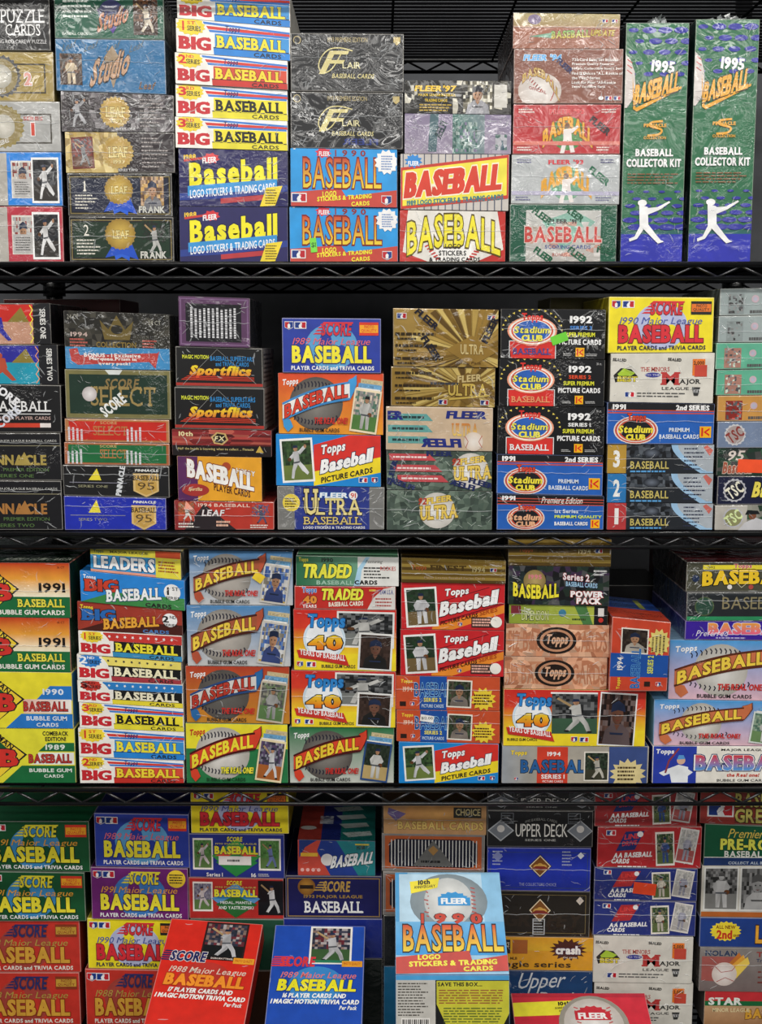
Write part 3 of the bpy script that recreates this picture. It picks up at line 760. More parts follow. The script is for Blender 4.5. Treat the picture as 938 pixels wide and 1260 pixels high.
def stad93(num, col, bl):
    def f(b):
        b.R(.18, 0, 1, 1, '22262c'); b.blot(.18, 0, .7, .45, ('3a4048', '565c64', '22262c', '14161a'), 14, 4)
        W, H = b.dims(); pts = [(.6 + .28 * (1 - math.cos(t * math.pi / 16)), t / 8) for t in range(9)]
        b.P([(1, 0)] + pts + [(1, 1)], bl, 'printed_curve'); b.P([(1, 0)] + [(x + .06, y * .94) for x, y in pts] + [(1, .94)], 'aab2ba', 'printed_curve')
        b.L(.72, .08, .93, .92, 6, '2a3048', .35, rag=.5); b.P([(.9, .1), (.93, .02), (.99, .2), (.96, .4)], 'c86a60', 'printed_curve')
        b.E(.42, .3, .16, '6a7280', '20242c', 1.8, n='emblem'); b.T('BASEBALL', .22, .58, .58, .85, 'c8b868', ol='14161a', b=.02)
        b.R(0, 0, .18, 1, col, n='number_panel'); b.T(num, .06, .2, .12, .8, 'e8e8e4', b=.04)
        b.L(.22, .9, .6, .97, 1, '5aa0d8', .8)
        b.wrap(12, .5)
    return f
def minors(b):
    b.R(0, 0, 1, 1, 'd9d5cb'); b.P([(.03, .45), (.1, .3), (.2, .32), (.27, .48), (.14, .52), (.05, .6)], '222', 'emblem'); b.P([(.07, .42), (.13, .3), (.24, .4), (.2, .46), (.08, .46)], 'a8c83a', 'emblem')
    b.T('BEST', .07, .47, .26, .58, 'd8c83a', ol='222', b=.05)
    b.T('THE MINORS', .29, .28, .57, .37, 'b04a44', b=.01, sf=1); b.E(.41, .44, .05, '3a3f90', None, 3.2, n='emblem'); b.T('TO THE', .33, .42, .48, .46, 'ccd', b=0)
    b.T('M', .5, .38, .66, .64, 'b83a38', b=.04, sf=1, n='title_lettering'); b.T('AJOR', .67, .52, .87, .64, '222', b=.03, sf=1, n='title_lettering'); b.T('LEAGUE', .5, .68, .76, .74, '333', b=.01)
    b.mlb(.19, .84, .12); b.L(.26, .78, .73, .9, 2, '555', .4)
    b.R(.79, .12, .91, .45, 'e87a2a', n='badge'); b.R(.81, .24, .93, .47, 'c84a3a', n='badge'); b.T('2,000', .8, .16, .9, .25, '222', b=.03); b.P([(.79, .68), (.87, .68), (.85, .85), (.81, .85)], '333', 'emblem'); b.T('WAY', .8, .72, .87, .8, 'ddd', b=.01)
    for x in (.02, .55): b.T('SEALED', x, .1, x + .13, .16, '222', b=.04, rot=-4)
    b.wrap(9, .5)
def aa(lead):
    def f(b):
        b.mlb(.13, .15, .13); b.P([(.27, .12), (.45, .1), (.36, .56), (.18, .6)], '1c2c70' if lead else 'b02a30', 'emblem')
        b.T('LINE', .26, .17, .4, .3, 'd83a38', b=.03, it=.1, rise=.04); b.T('DRIVE', .24, .34, .38, .46, 'd83a38', b=.03, it=.1, rise=.04); b.E(.41, .18, .07, 'eee', n='ball_print')
        b.T('AA BASEBALL', .16, .62, .53, .75, 'f4f4f4', b=.05, it=.15, rise=.05); b.T('CARDS', .14, .78, .31, .9, 'f4f4f4', b=.05, it=.15)
        b.pic(.56, .12, .74, .94, 'stand', 'eee8de', rot=-3, bg=('3a5a34', '7a7a5a', '2a3a24'), gr='5a6a3c', js='e0d8c8' if not lead else '3a5aa0', t=.06)
        b.pic(.77, .04, .95, .88, 'stand', 'e4e0dc', rot=9, bg=('b8b8b4', 'c8c4c0'), gr='b8b4b0' if not lead else 'b05a58', js='aab', sk='bbb', cap='bbb', t=.05)
        b.L(.2, .95, .5, .99, 1, 'eee', .8); b.wrap(14, .4)
    return f
def f90(sticker=0):
    def f(b):
        b.R(0, 0, 1, 1, '2a9ae0'); b.R(.03, 0, .05, .02, 'eee')
        b.P([(0, .76), (.47, .68), (.52, .82), (1, .7), (1, 1), (0, 1)], 'c8483c', 'title_band')
        b.St(.31, .07, .1, 'd8344a', 8, .7, 1.5, nm='crown_emblem'); b.T('FLEER', .27, .05, .37, .13, 'f4f4f4', b=.03)
        for i, ch in enumerate('1990'): b.T(ch, .4 + .085 * i, .02, .45 + .085 * i, .13, '8a2a30', b=.03)
        b.T('BASEBALL', .12, .16, .85, .68, 'c8402c', 'f2d43a', ol='7a1a18', b=.0, o=.04)
        b.T('LOGO', .3, .73, .43, .83, 'f2e43a', b=.04, rise=.02); b.T('STICKERS & TRADING', .25, .8, .76, .88, 'f2e43a', b=.04, rise=.07); b.T('CARDS', .57, .9, .74, .98, 'f2e43a', b=.04, rise=.02)
        b.mlb(.08, .85, .16); b.pa(.9, .88, .18)
        b.St(.9, .22, .22, 'f2f2f2', 12, .8); b.L(.85, .1, .96, .36, 6, '6a8ac0', .5)
        if sticker: b.stk(.19, .56, .25, .82, '7fe04a', rot=-6); b.T('$1', .2, .64, .24, .74, '253', b=.01)
    return f
def f88(wrapd):
    def f(b):
        b.R(0, 0, 1, 1, '26235c')
        b.T('1988', .05, .1, .16, .2, 'f0c83a', b=.04, rise=.02); b.R(.05, .19, .33, .23, 'c83a34', rise=.08, n='title_band'); b.St(.3, .16, .1, 'd8343c', 8, .75, 1.6, nm='crown_emblem'); b.T('FLEER', .22, .14, .35, .24, 'f4f4f4', b=.04, rise=.03)
        b.P([(0, .78), (1, .6), (1, .72), (.4, .86), (.0, .9)], '2a3f90', 'title_band')
        b.T('Baseball', .1, .18, .9, .6, 'f4ea2a', ol='15153a', b=.045, rise=.14, sp=.1, o=.03)
        b.R(.08, .65, .9, .82, '3a96d8', rise=.15, n='title_band'); b.T('LOGO STICKERS & TRADING CARDS', .1, .645, .88, .79, 'f2f6fa', b=.02, rise=.15)
        b.R(.38, .86, .82, .95, 'b83a40', rise=.08, n='title_band')
        b.P([(.8, .66), (.95, .62), (.88, .98), (.74, 1.0)], 'f2d83a', 'tag_print'); b.L(.79, .68, .9, .96, 6, '5a4a10', .45)
        if wrapd: b.wrap(18, .5)
    return f
def flair(m=0):
    def f(b):
        b.T('1993 PREMIERE EDITION', .33, .07, .68, .15, 'b8a878', b=0); b.E(.06, .12, .07, 'b8a878', n='emblem'); b.E(.06, .12, .055, '2a2a2c', n='emblem'); b.P([(.91, .06), (.97, .06), (.97, .15), (.94, .2), (.91, .15)], 'c8b478', 'emblem')
        b.T('F', .3, .3, .47, .7, 'd8cc8c', b=.01, it=.5, n='script_lettering'); b.arc([(.55, .3), (.44, .25), (.34, .28), (.27, .42), (.25, .58), (.29, .68), (.36, .62), (.42, .45), (.46, .3)], .02, 'd8cc8c', 'script_lettering')
        b.T('LAIR', .46, .49, .62, .6, 'e0d8a8', b=.01, n='title_lettering'); b.T('BASEBALL CARDS', .37, .69, .74, .77, 'd8cc8c', b=.01, it=.2, n='script_lettering')
        if m: b.T('FLEER', .46, .82, .78, .93, '2a3a80', b=.03, flip=True)
        b.wrap(46, .42, 1.3)
    return f
# -- top shelf designs
def puzzle(b):
    b.T('PUZZLE', .5, .25, .94, .5, 'eeeeee', b=-.005, sf=1); b.T('CARDS', .54, .52, .9, .73, 'eeeeee', b=-.005, sf=1); b.T('FEATURING ROD CAREW PUZZLE', .3, .8, .96, .87, 'ddd', b=0); b.wrap(26, None)
def sealbox(ring, num, numc, ser):
    def f(b):
        b.F(.2, .24, .92, .84, '3a3428', .03); b.St(.47, .5, .44, ring, 24, .9, nm='seal'); b.E(.47, .5, .36, '8a7a4a', n='seal'); b.E(.47, .5, .24, 'd8d4c8', 'a8a498', n='seal'); b.T('BASEBALL', .4, .76, .52, .86, 'ddd', b=.02, rise=.1)
        b.T(num, .71, .42, .78, .68, numc, ol='eee', b=.05)
        if ser: b.T(ser, .66, .3, .84, .38, 'b04a44', b=.02)
        b.wrap(12, .42)
    return f
def leafcard(b):
    b.R(0, .02, .46, 1, 'b0aca4', n='grey_panel'); b.E(.3, .8, .14, 'eee', n='badge')
    b.pic(.5, .16, .72, .86, 'face', 'd8d4cc', bg=('8a3a34', 'c8c0b8', 'aaa'), gr='999', js='b04040', t=.05); b.R(.51, .5, .71, .84, 'b4b2b0', n='player_picture'); b.L(.53, .54, .69, .8, 6, '444', .4)
    b.pic(.7, .1, .97, .95, 'pitch', 'f0f0f0', bg=('16161a', '2a2a30', '20242a'), gr='34302c', js='f0f0f0', t=.05); b.wrap(14, .36)
def studio(v):
    def f(b):
        if v:
            b.L(.08, .1, .36, .55, 4, 'dfe8e0', .4); b.T('BASEBALL CARDS', .07, .86, .3, .92, 'dfe8e0', b=.02); b.P([(.39, .35), (.52, .1), (.66, .35), (.53, .88)], '5a3f90', 'emblem')
            b.E(.52, .42, .3, '3a3f70', n='emblem'); b.T('Studio', .4, .3, .68, .74, 'b87a58', ol='1a1410', b=.03, rise=.25, it=.2, n='script_lettering')
            b.pic(.72, .1, .94, .9, 'swing', None, bg=('5a3a24', '7a5034', '3a2418'), gr='3a2418', js='e8dcc8')
        else:
            for x in (.07, .27, .47, .68): b.T('Leaf', x, .06, x + .12, .2, '5a6058', b=.0, it=.3, rise=.1, n='script_lettering')
            b.pic(.04, .28, .24, .88, 'stand', None, bg=('4a3424', '6a4a34', '2a1c14'), gr='3a2418', js='dcc8a8'); b.P([(.44, .35), (.52, .12), (.6, .4), (.52, .92)], '9a8468', 'emblem')
            b.T('Studio', .33, .25, .68, .78, 'b89070', ol='241a14', b=.03, rise=.28, it=.25, n='script_lettering'); b.T('Leaf', .76, .78, .9, .92, '7a5a3a', b=.02, it=.3, n='script_lettering')
        b.wrap(16, .42)
    return f
def leaf93(v):
    def f(b):
        if v == 0: b.blot(0, 0, 1, 1, ('3c3638', '544e52', '6a6468', '8a8688', '2c2628'), 26, 9, a=.8); b.pic(.05, .08, .25, .92, 'pitch', None, bg=('3c3638', '2c2628'), gr='3a3436', js='b8b8bc')
        else: b.R(0, 0, .48, 1, 'c8b070'); b.blot(0, 0, .48, 1, ('c8b070', 'd8c488', 'b89c58', 'a88c4c'), 12, 6); b.pic(.06, .12, .26, .9, 'swing', '6a3028', rot=-3, bg=('7a3a34', '5a5a60', '8a4a44'), js='9a9a9c', gr='6a4a3a')
        b.St(.48, .5, .42, 'b89a50', 22, .9, nm='seal'); b.E(.48, .5, .33, 'd8c07a', 'b89448', n='seal'); b.T('LEAF', .4, .36, .57, .62, 'e8d898', ol='7a5c24', b=.02, sf=1); b.T('1993', .44, .68, .54, .78, 'e8d898', ol='7a5c24', b=.02)
        b.L(.7, .1, .94, .9, 8, '9a9290', .35, rag=.6); b.T('SERIES TWO' if v else 'SERIES ONE', .48, .9, .66, .96, 'ddd', b=.01); b.wrap(30 if v == 0 else 12, .5)
    return f
def leaf92(n_, c, js):
    def f(b):
        b.F(.02, .07, .98, .95, '8a7a4a', .02); b.R(.04, .12, .96, .9, c); b.T(n_, .14, .18, .19, .42, 'e8e4d8', b=.0, sf=1)
        b.L(.07, .48, .3, .85, 5, 'd8d4c8', .4, rag=.5); b.P([(.4, .55), (.44, .95), (.5, .88), (.57, .97), (.6, .55)], '2a5fd0', 'ribbon'); b.P([(.34, .9), (.42, .6), (.6, .6), (.66, .95), (.5, .82)], '1f4fc0', 'ribbon')
        b.St(.49, .38, .35, 'a08038', 22, .93, nm='seal'); b.E(.49, .38, .3, 'd8b85a', 'a88838', n='seal'); b.T('LEAF', .42, .3, .57, .48, 'e8d890', ol='6a4c1c', b=.02, sf=1)
        b.pic(.7, .08, .92, .86, 'face' if js else 'swing', None, bg=('c8a060', '6a5040', 'b89878') if js else (c, '20261f'), gr=c, js='8a8a90' if js else 'c8c8c4'); b.T('FRANK', .68, .76, .93, .92, 'c8c8c0', ol='222', b=.04); b.wrap(10, .45)
    return f
def f97(b):
    b.blot(0, 0, 1, 1, ('1a1814', '2c2a20', '14120e', 'c8c4b4', '4a463a'), 22, 6); b.R(0, 0, .45, 1, '1a1814'); b.blot(0, .15, .12, .7, ('c8c4b4', '1a1814'), 4, 4)
    b.pic(.55, .02, .82, 1, 'face', None, bg=('d8d4c4', '6a6450', '2a2820'), gr='3a362c', js='b8b8c0', cap='222430'); b.R(.84, .12, .96, .8, 'cfccc4', n='side_emblem_panel')
    b.T("FLEER'97", .1, .15, .48, .34, 'f2c83a', b=.05, it=.2, n='title_lettering'); b.T('MAJOR LEAGUE BASEBALL', .13, .4, .48, .5, 'd8b83a', b=.04); b.T('TRADING CARDS', .19, .56, .4, .65, 'd8b83a', b=.04); b.L(.14, .7, .48, .95, 3, 'b89a3a', .5); b.wrap(8)
def teal(b):
    b.R(0, 0, 1, 1, '8a7f9a', '9a90a4'); b.R(.45, 0, .75, 1, '4f7a72', '7a8a90', hz=1); b.blot(.45, .2, .68, .95, ('3f6a62', '6a8a84', 'a8b8b4', '2f5a52', '8a84a0'), 14, 9, a=.8); b.blot(.85, .5, .96, .9, ('3a5a6a', 'b8b8c0', '5a7a74'), 4, 5)
    b.R(.22, 0, .3, .95, '4f6a72', n='colour_band', it=.02); b.T('FLEER', .26, .3, .42, .5, '2a3f44', b=.04, rot=65, flip=True); b.wrap(34, None)
def f89(b):
    b.R(0, 0, 1, 1, 'c8c2bc'); [b.R(.02 + .065 * i, 0, .03 + .065 * i, 1, '5a6070', n='pinstripes') for i in range(15)]
    b.P([(.0, .25), (1, .0), (1, .78), (.0, 1)], 'c83c2c', 'title_band'); b.P([(.02, .3), (.98, .06), (.98, .72), (.02, .94)], 'f0e24a', 'title_band')
    b.St(.12, .13, .13, '2f86d0', 10, .7, 1.3, nm='crown_emblem'); b.T('FLEER', .07, .13, .17, .21, 'f2f2f2', b=.04)
    b.T('BASEBALL', .05, .24, .93, .72, 'd8402c', ol='f8f0d8', b=.09, o=.05, rise=.18, it=.1); b.T('1989 LOGO STICKERS & TRADING CARDS', .06, .77, .95, .87, '2f7a8a', b=.05, rise=.14)
def fyel(b):
    b.R(0, 0, 1, 1, 'c0332e'); b.P([(.08, .0), (.92, 0), (.98, .75), (.72, 1), (.28, 1), (.03, .8)], 'e8e4dc', 'title_band'); b.E(.5, .85, .42, 'f2f0ec', n='ball_print'); 
    for i in range(6): b.arc([(.24 + .02 * i, .7 + .05 * i), (.28 + .02 * i, .66 + .05 * i)], .03, 'c83a34', 'stitching'); b.arc([(.62 + .02 * i, .98 - .05 * i), (.67 + .02 * i, 1 - .05 * i)], .03, 'c83a34', 'stitching')
    b.T('BASEBALL', .07, .06, .95, .7, 'f2e43a', ol='5a4a10', b=.02, o=.045, warp=lambda t: .18 * (2 * t - 1) ** 2); b.T('LOGO', .43, .64, .58, .74, '222', b=.03); b.T('STICKERS', .37, .77, .63, .87, '222', b=.03); b.T('& TRADING CARDS', .28, .9, .76, .98, '222', b=.03); b.wrap(6, .4)
def f94u(b):
    b.R(0, 0, 1, .36, 'b8a878', 'a89068'); b.E(.2, .18, .14, '8a7a9a', None, 1.4); b.mlb(.86, .2, .1); b.mlb(.95, .2, .1); b.R(0, .36, 1, 1, 'a8705c', '9a6450'); b.R(0, .36, 1, .4, 'c8a890', n='flap_fold')
    b.T('BASEBALL', .36, .48, .72, .7, '7ab86a', 'd8b84a', ol='5a4030', b=.04, rise=.05); b.T('UPDATE', .73, .46, .95, .64, 'c8b04a', ol='6a4a2a', b=.04, it=.2, n='title_lettering'); b.P([(.15, .66), (.36, .55), (.36, .7)], '7aa890'); b.wrap(16, .4)
def f94(b):
    b.E(.24, .76, .33, 'f0ece8', 'c8bcb4', 1.25, n='ball_print'); [b.arc([(.12 + .02 * i, .45 + .04 * i), (.1 + .02 * i, .5 + .04 * i)], .02, 'b04a44', 'stitching') for i in range(8)]; b.arc([(.3, .5), (.36, .62), (.37, .8), (.34, .95)], .02, 'b04a44', 'stitching')
    b.T('BASEBALL', .08, .34, .42, .5, 'c8a860', ol='7a4a34', b=.04, warp=lambda t: 1.1 * (t - .35) ** 2, n='title_lettering'); b.T('OFFICIAL', .14, .72, .3, .78, 'b0605a', b=.02, rise=-.1)
    b.T("FLEER '94", .09, .1, .43, .22, '6ab0e8', ol='f4f4f4', b=.06, it=.2, n='title_lettering')
    for i, t in enumerate(('720 Card Basic Set Includes', 'Premium Quality Features:', 'Highly Collectible Insert Series', 'Find 12 Deluxe "A.L. Rookie of', 'the Year" Series.', 'Look for Fleer "All-Rookie', 'Team" Exchange Card.')): b.T(t, .53, .17 + .083 * i, .53 + .0155 * len(t), .225 + .083 * i, 'f2ece8', b=.03, n='small_lettering')
    b.T('FLEER', .38, .26, .55, .36, '2a3060', b=.05, rot=-40); b.E(.8, .9, .035, 'eee', None, 1.4, n='emblem'); b.mlb(.87, .9, .08); b.mlb(.95, .9, .08); b.wrap(14, None)
def f92r(c1, c2, red):
    def f(b):
        b.E(.51, .58, .34, '4f8a4a' if red else '6aa080', n='field_print'); b.T('BASEBALL', .28, .36, .74, .7, 'e8a83a', b=.05, warp=lambda t: 1.2 * (t - .5) ** 2 - .12, ol='8a4a2a' if red else 'c8a870')
        b.pic(.42, .32, .6, .98, 'pitch', None, bg=(c2,), gr=c2, js='e8e4dc') if 0 else None
        for q in ([(.47, .5), (.54, .48), (.55, .72), (.47, .72)], [(.47, .7), (.51, .7), (.48, .98), (.44, .98)], [(.51, .7), (.55, .7), (.58, .96), (.54, .97)], [(.52, .52), (.6, .42), (.61, .46), (.55, .58)]): b.P(q, 'e8e0dc', 'player_print')
        b.E(.505, .43, .055, '7a5a44', n='player_print')
        b.T("FLEER '92" if red else "FLEER '93", .34, .1, .66, .2, 'd8404a', ol='e8a8a0' if red else None, b=.04); b.R(0, .74, 1, .82, 'd8786a' if red else 'b8b4cc', n='title_band')
        for x0, y0 in ((.05, .08), (.82, .08), (.04, .84), (.78, .84)): b.L(x0, y0, x0 + .15, y0 + .1, 2, 'f0dcd4' if red else '6a6a90', .5)
        b.T('FLEER', .7, .36, .92, .5, '3a3438' if red else '1f6a4c', b=.05, rot=-38); b.wrap(18, .45)
    return f
def fgreen(b):
    b.R(.15, .1, .85, 1, 'c8c8c4', 'b8b4ae'); b.P([(.3, .3), (.6, .1), (.8, .3), (.5, .8)], '8ab8a8'); b.blot(.15, .3, .85, .9, ('a8988c', 'c8c4c0', 'd0a090'), 12, 8, a=.3)
    b.T("FLEER '91", .37, .25, .62, .33, '333', b=.04); b.T('BASEBALL', .14, .38, .86, .66, 'c84a44', ol='d8c8c0', b=.03, it=.0); b.T('SCORING CARDS', .33, .7, .76, .77, '4a5a90', b=.03); b.T('BONUS CARDS', .4, .84, .7, .9, 'a85a50', b=.02)
    for x, y, r in ((.3, .2, -35), (.6, .16, -35), (.88, .06, -40), (.32, .88, -35), (.64, .88, -35), (.92, .8, -10)): b.T('FLEER', x - .1, y - .06, x + .1, y + .06, '0f5a3c', b=.06, rot=r, n='wrap_lettering')
    b.wrap(22, None)
def kit(b):
    b.R(0, .84, 1, 1, '2f6f4c', '2f34a0'); b.R(0, .88, 1, 1, '3238b0')
    for i in range(4):
        for j in range(5): b.E(.12 + .25 * i + .1 * (j % 2), .03 + .045 * j, .011 * (1.2 - .1 * j) * (1 - .3 * (i == 0)), '3338a0', None, 2.3, n='printed_ovals')
    for i in range(4):
        for j in range(6): b.E(.14 + .25 * i + .1 * (j % 2), .7 + .03 * j, .005 + .0016 * j, '3338a0', None, 2.8, n='printed_ovals')
    b.P([(0, .13), (.08, .15), (.15, .2), (.17, .26), (.12, .32), (.04, .35), (0, .35)], 'd8d0cc', 'ball_print'); [b.arc([(.03, .15 + .022 * i), (.11, .165 + .022 * i)], .004, 'c04a44', 'stitching') for i in range(3)]
    b.T('1995', .42, .155, .78, .205, 'f4f4f4', b=.05, it=.1, rise=-.01, n='title_lettering'); b.P([(.12, .22), (.18, .35), (.9, .26), (.9, .27), (.2, .365), (.14, .355)], 'e8a83a', 'title_underline')
    b.T('BASEBALL', .16, .225, .86, .31, 'f0b24a', ol='4a3a24', b=.06, o=.05, rise=.06, it=.1, n='title_lettering')
    b.arc([(.62, .405), (.45, .41), (.42, .425), (.6, .44), (.56, .46), (.38, .465)], .009, 'e8a83a', 'emblem'); b.T('PINNACLE', .32, .415, .68, .43, 'e8a83a', b=.05); b.T('COLLECTION', .32, .468, .68, .48, 'e8a83a', b=.03)
    b.T('BASEBALL', .2, .52, .8, .552, 'f4f4f4', b=.05, n='title_lettering'); b.T('COLLECTOR KIT', .06, .562, .93, .597, 'f4f4f4', b=.05, n='title_lettering'); b.L(.08, .62, .92, .67, 4, '8a5a3a', .35)
    for q in ([(.28, .755), (.42, .765), (.44, .85), (.3, .86)], [(.38, .77), (.6, .765), (.6, .778), (.4, .8)], [(.58, .765), (.76, .74), (.78, .746), (.6, .778)], [(.3, .845), (.36, .86), (.26, .9), (.14, .912), (.13, .9), (.22, .89)], [(.33, .85), (.44, .84), (.56, .88), (.64, .905), (.7, .912), (.6, .92), (.52, .9)]): b.P(q, 'f2f2f2', 'batter_silhouette')
    b.E(.33, .748, .014, 'f2f2f2', None, 1.4, n='batter_silhouette'); b.wrap(34, None, 1.2); b.wrap(14, None, 1.4)

BG = {}
def big_ops(side='c8c4bc'): return O('e8e4da', side)
R_ = lambda *a: a
stack(1, 1, 7, .012, [
    (-60, 60, -6, -6, puzzle, 'black box with large white puzzle lettering', O('161618', fin='wrap')),
    (-60, 64, 62, 63, sealbox('4a4a4c', '2', 'd89a90', None), 'gold box with dark round seal', O('a08a48', fin='wrap')),
    (-60, 73, 124, 125, sealbox('8a7a3c', '1', 'c84a3a', 'SERIES'), 'silver box with gold round seal', O('a8a8a6', fin='wrap')),
    (-50, 75, 187, 187, leafcard, 'bright blue box picturing a batter card', O('2080d8', '16181c', fin='wrap')),
    (-50, 76, 253, 254, leafcard, 'crimson box picturing a batter card', O('b83344', '2a1418', fin='wrap'))])
stack(1, 2, 7, .012, [
    (65, 201, -8, -7, studio(1), 'dark green box with brown script logo', O('1c5a44', '101c18', fin='wrap')),
    (67, 203, 47, 49, studio(0), 'teal blue box with brown script logo', O('18689a', '0d2838', fin='wrap')),
    (74, 213, 112, 117, leaf93(0), 'crinkled grey box with gold seal', O('3c3638', fin='crinkle')),
    (79, 214, 162, 163, leaf93(1), 'half gold half black box', O('2c2428', fin='wrap')),
    (82, 211, 213, 213, leaf92('1', '181f38', 1), 'navy box with gold seal, blue ribbon', O('161618', fin='wrap')),
    (84, 213, 266, 267, leaf92('2', '16301f', 0), 'dark green box with gold seal, blue ribbon', O('161618', fin='wrap'))])
BLU = ('3f86d0', 'f2e86a', '2f7fd8', '2f7fd8')
stack(1, 3, 7, .014, [
    (217, 357, -12, -8, big('1ST', 'f2d83a', 'f', 'f0e43a', '1d4a8a', '3f96d8', '2a86d8'), 'white box, blue title band, red word BIG', O('e8e4da')),
    (216, 357, 22, 34, big('1ST', 'f2d83a', 'f', 'f0e43a', '1d4a8a', '3f96d8', '2a86d8'), 'white box, blue band, 1ST SERIES flash', O('e8e4da')),
    (215, 354, 64, 75, big('2ND', 'f2d83a', 'f', 'f2d83a', '8a2420', 'd8503a', 'c8342c'), 'white box, red band, 2ND SERIES flash', O('e8e4da')),
    (215, 354, 103, 111, big('3RD', 'f2d83a', 'f', '1a1a1a', 'f2e43a', 'f2e23a', 'e8dc3a'), 'white box, yellow band, 3RD SERIES flash', O('e8e4da')),
    (215, 354, 143, 149, big('3RD', 'f2d83a', 'f', '1a1a1a', 'f2e43a', 'f2e23a', 'e8dc3a'), 'white box, yellow band, 3RD SERIES flash', O('e8e4da')),
    (219, 354, 182, 186, f88(1), 'navy box, yellow lettering under crinkled film', O('26235c', fin='wrap')),
    (220, 354, 254, 255, f88(0), 'navy box with smooth yellow lettering', O('26235c'))])
stack(1, 4, 7, .012, [
    (357, 497, 40, 41, flair(0), 'plain charcoal box with fine gold script', O('222326', fin='wrap')),
    (357, 496, 112, 114, flair(1), 'plain charcoal box with fine gold script', O('202124', fin='crinkle')),
    (357, 489, 182, 184, f90(0), 'sky blue box with orange 1990 lettering', O('2a9ae0', '1f6ab0')),
    (356, 490, 254, 256, f90(1), 'sky blue box wearing green price sticker', O('2a9ae0', '1f6ab0'))])
stack(1, 5, 7, .014, [
    (498, 630, 98, 99, f97, 'black box with gold lettering and player', O('1a1814', fin='wrap')),
    (498, 630, 139, 141, teal, 'mauve and teal shrink-wrapped box', O('8a7f9a', fin='crinkle')),
    (493, 627, 189, 190, f89, 'pinstriped box with red title on yellow', O('c8c2bc', 'c8c2bc')),
    (492, 623, 258, 260, fyel, 'red box with arched yellow lettering', O('c0332e', fin='wrap'))])
stack(1, 6, 7, .014, [
    (632, 764, 15, 17, f94u, 'tan box with folded gold top', O('a8705c', '3a2c28', fin='crinkle')),
    (633, 768, 60, 60, f94, 'brown box with large baseball print', O('8a5a4c', '3a2c28', fin='crinkle')),
    (632, 765, 128, 128, f92r('b83338', 'b83338', 1), 'red box with arched orange lettering', O('b83338', '2a1416', fin='wrap')),
    (630, 764, 190, 190, f92r('c8cccc', 'b8bcbc', 0), 'silver box with arched orange lettering', O('b8bcbe', '7a7c7e', fin='crinkle')),
    (628, 760, 251, 252, fgreen, 'green box with pale printed panel', O('1f5a44', '123428', fin='crinkle'))])
for i, (a, b_, t) in enumerate(((771, 849, 28), (857, 936, 23))):
    stack(1, 7, 7, .016, [(a, b_, t, t, kit, 'tall', O('2f6f4c', '16302c', '3c9a70', fin='wrap', name='collector_kit_box', d=.17))])
    o = [x for x in bpy.data.objects if x.name.startswith('collector_kit_box')][-1]
    o['label'] = ('tall green collector kit box standing next to the stack topped by a tan box', 'tall green collector kit box standing at the end of the top shelf')[i]
    vs, fs = [], []; r_ = random.Random(i + 5); W_ = .036; zt_ = max(c.data.vertices[k].co.z for c in o.children if c.name.startswith('carton') for k in range(len(c.data.vertices)))
    for k in range(46):
        x, y = r_.gauss(0, .011), r_.uniform(.004, .05); h_ = r_.uniform(.003, .012) * max(.2, 1 - abs(x) / .03); k0 = len(vs)
        vs += [(x, y, zt_ - .0004), (x + r_.uniform(.003, .009), y + r_.uniform(-.004, .004), zt_ - .0004), (x + r_.uniform(0, .006), y + r_.uniform(-.003, .003), zt_ + h_), (x + r_.uniform(-.004, .002), y + .003, zt_ + h_ * .7)]; fs += [(k0, k0 + 1, k0 + 2), (k0, k0 + 2, k0 + 3)]
    link('gathered_film', vs, fs, None, M['film'], o)
    o['category'] = 'collector kit'; o['group'] = 'tall upright collector kits'

# -- second shelf designs
def batter(top, bot, fig, ser, zz, tri='8a7a34'):
    def f(b):
        b.R(.3, .03, .82, .5, top); b.R(.3, .45, .82, 1, bot); b.P([(.56, .46), (.7, .1), (.78, .46)], tri, 'triangle_print')
        for q in ([(.4, .3), (.5, .35), (.52, .6), (.44, .64)], [(.36, .62), (.5, .58), (.6, .9), (.56, .92), (.47, .7), (.34, .95), (.3, .92)], [(.36, .44), (.42, .3), (.46, .38), (.4, .5)]): b.P(q, fig, 'batter_silhouette')
        b.E(.45, .28, .07, fig, n='batter_silhouette'); b.arc([(.79 + (.03 if k % 2 else 0), .05 + .115 * k) for k in range(9)], .025, zz, 'zigzag_print'); b.R(.84, 0, 1, 1, '15151a', n='title_band')
        b.T('SERIES ' + ser, .77, .43, 1.07, .57, 'e8e8e4', b=.02, rot=-90); b.wrap(8, None)
    return f
def scoreblk(b):
    b.T('BASEBALL', .36, .34, .9, .56, 'e8e8e8', b=.01, sf=1, n='title_lettering'); b.R(.3, .6, .9, .62, 'ccc', n='title_band'); b.T('PREMIER PLAYER CARDS', .4, .66, .9, .73, 'c8a8a0', b=.01); b.R(.36, .8, .8, .89, 'c8402c', n='title_band'); b.R(.8, .8, .9, .89, 'e8e0dc', n='title_band')
    b.T('SCORE', .3, .06, .64, .24, 'e8e8ec', b=.04, rot=-38, n='wrap_lettering'); b.T('SCORE', .34, .62, .64, .8, 'd8dce8', b=.04, rot=38, n='wrap_lettering'); b.wrap(10)
def pinn(s_, c):
    def f(b):
        b.T('MAJOR LEAGUE BASEBALL CARDS', .42, .14, .96, .2, 'b8b8b4', b=.01); b.R(.4, .26, 1, .275, '8a8468', n='title_band'); b.T('PINNACLE', .3, .46, .86, .68, c, b=.04, n='title_lettering'); b.P([(.58, .68), (.66, .4), (.72, .68)], c, 'triangle_print')
        b.T('PREMIER EDITION', .46, .74, .88, .81, '5a7a44', b=.0); b.T('SERIES ' + s_, .4, .87, .74, .94, '5a7a44', b=.0); b.wrap(14, .2)
    return f
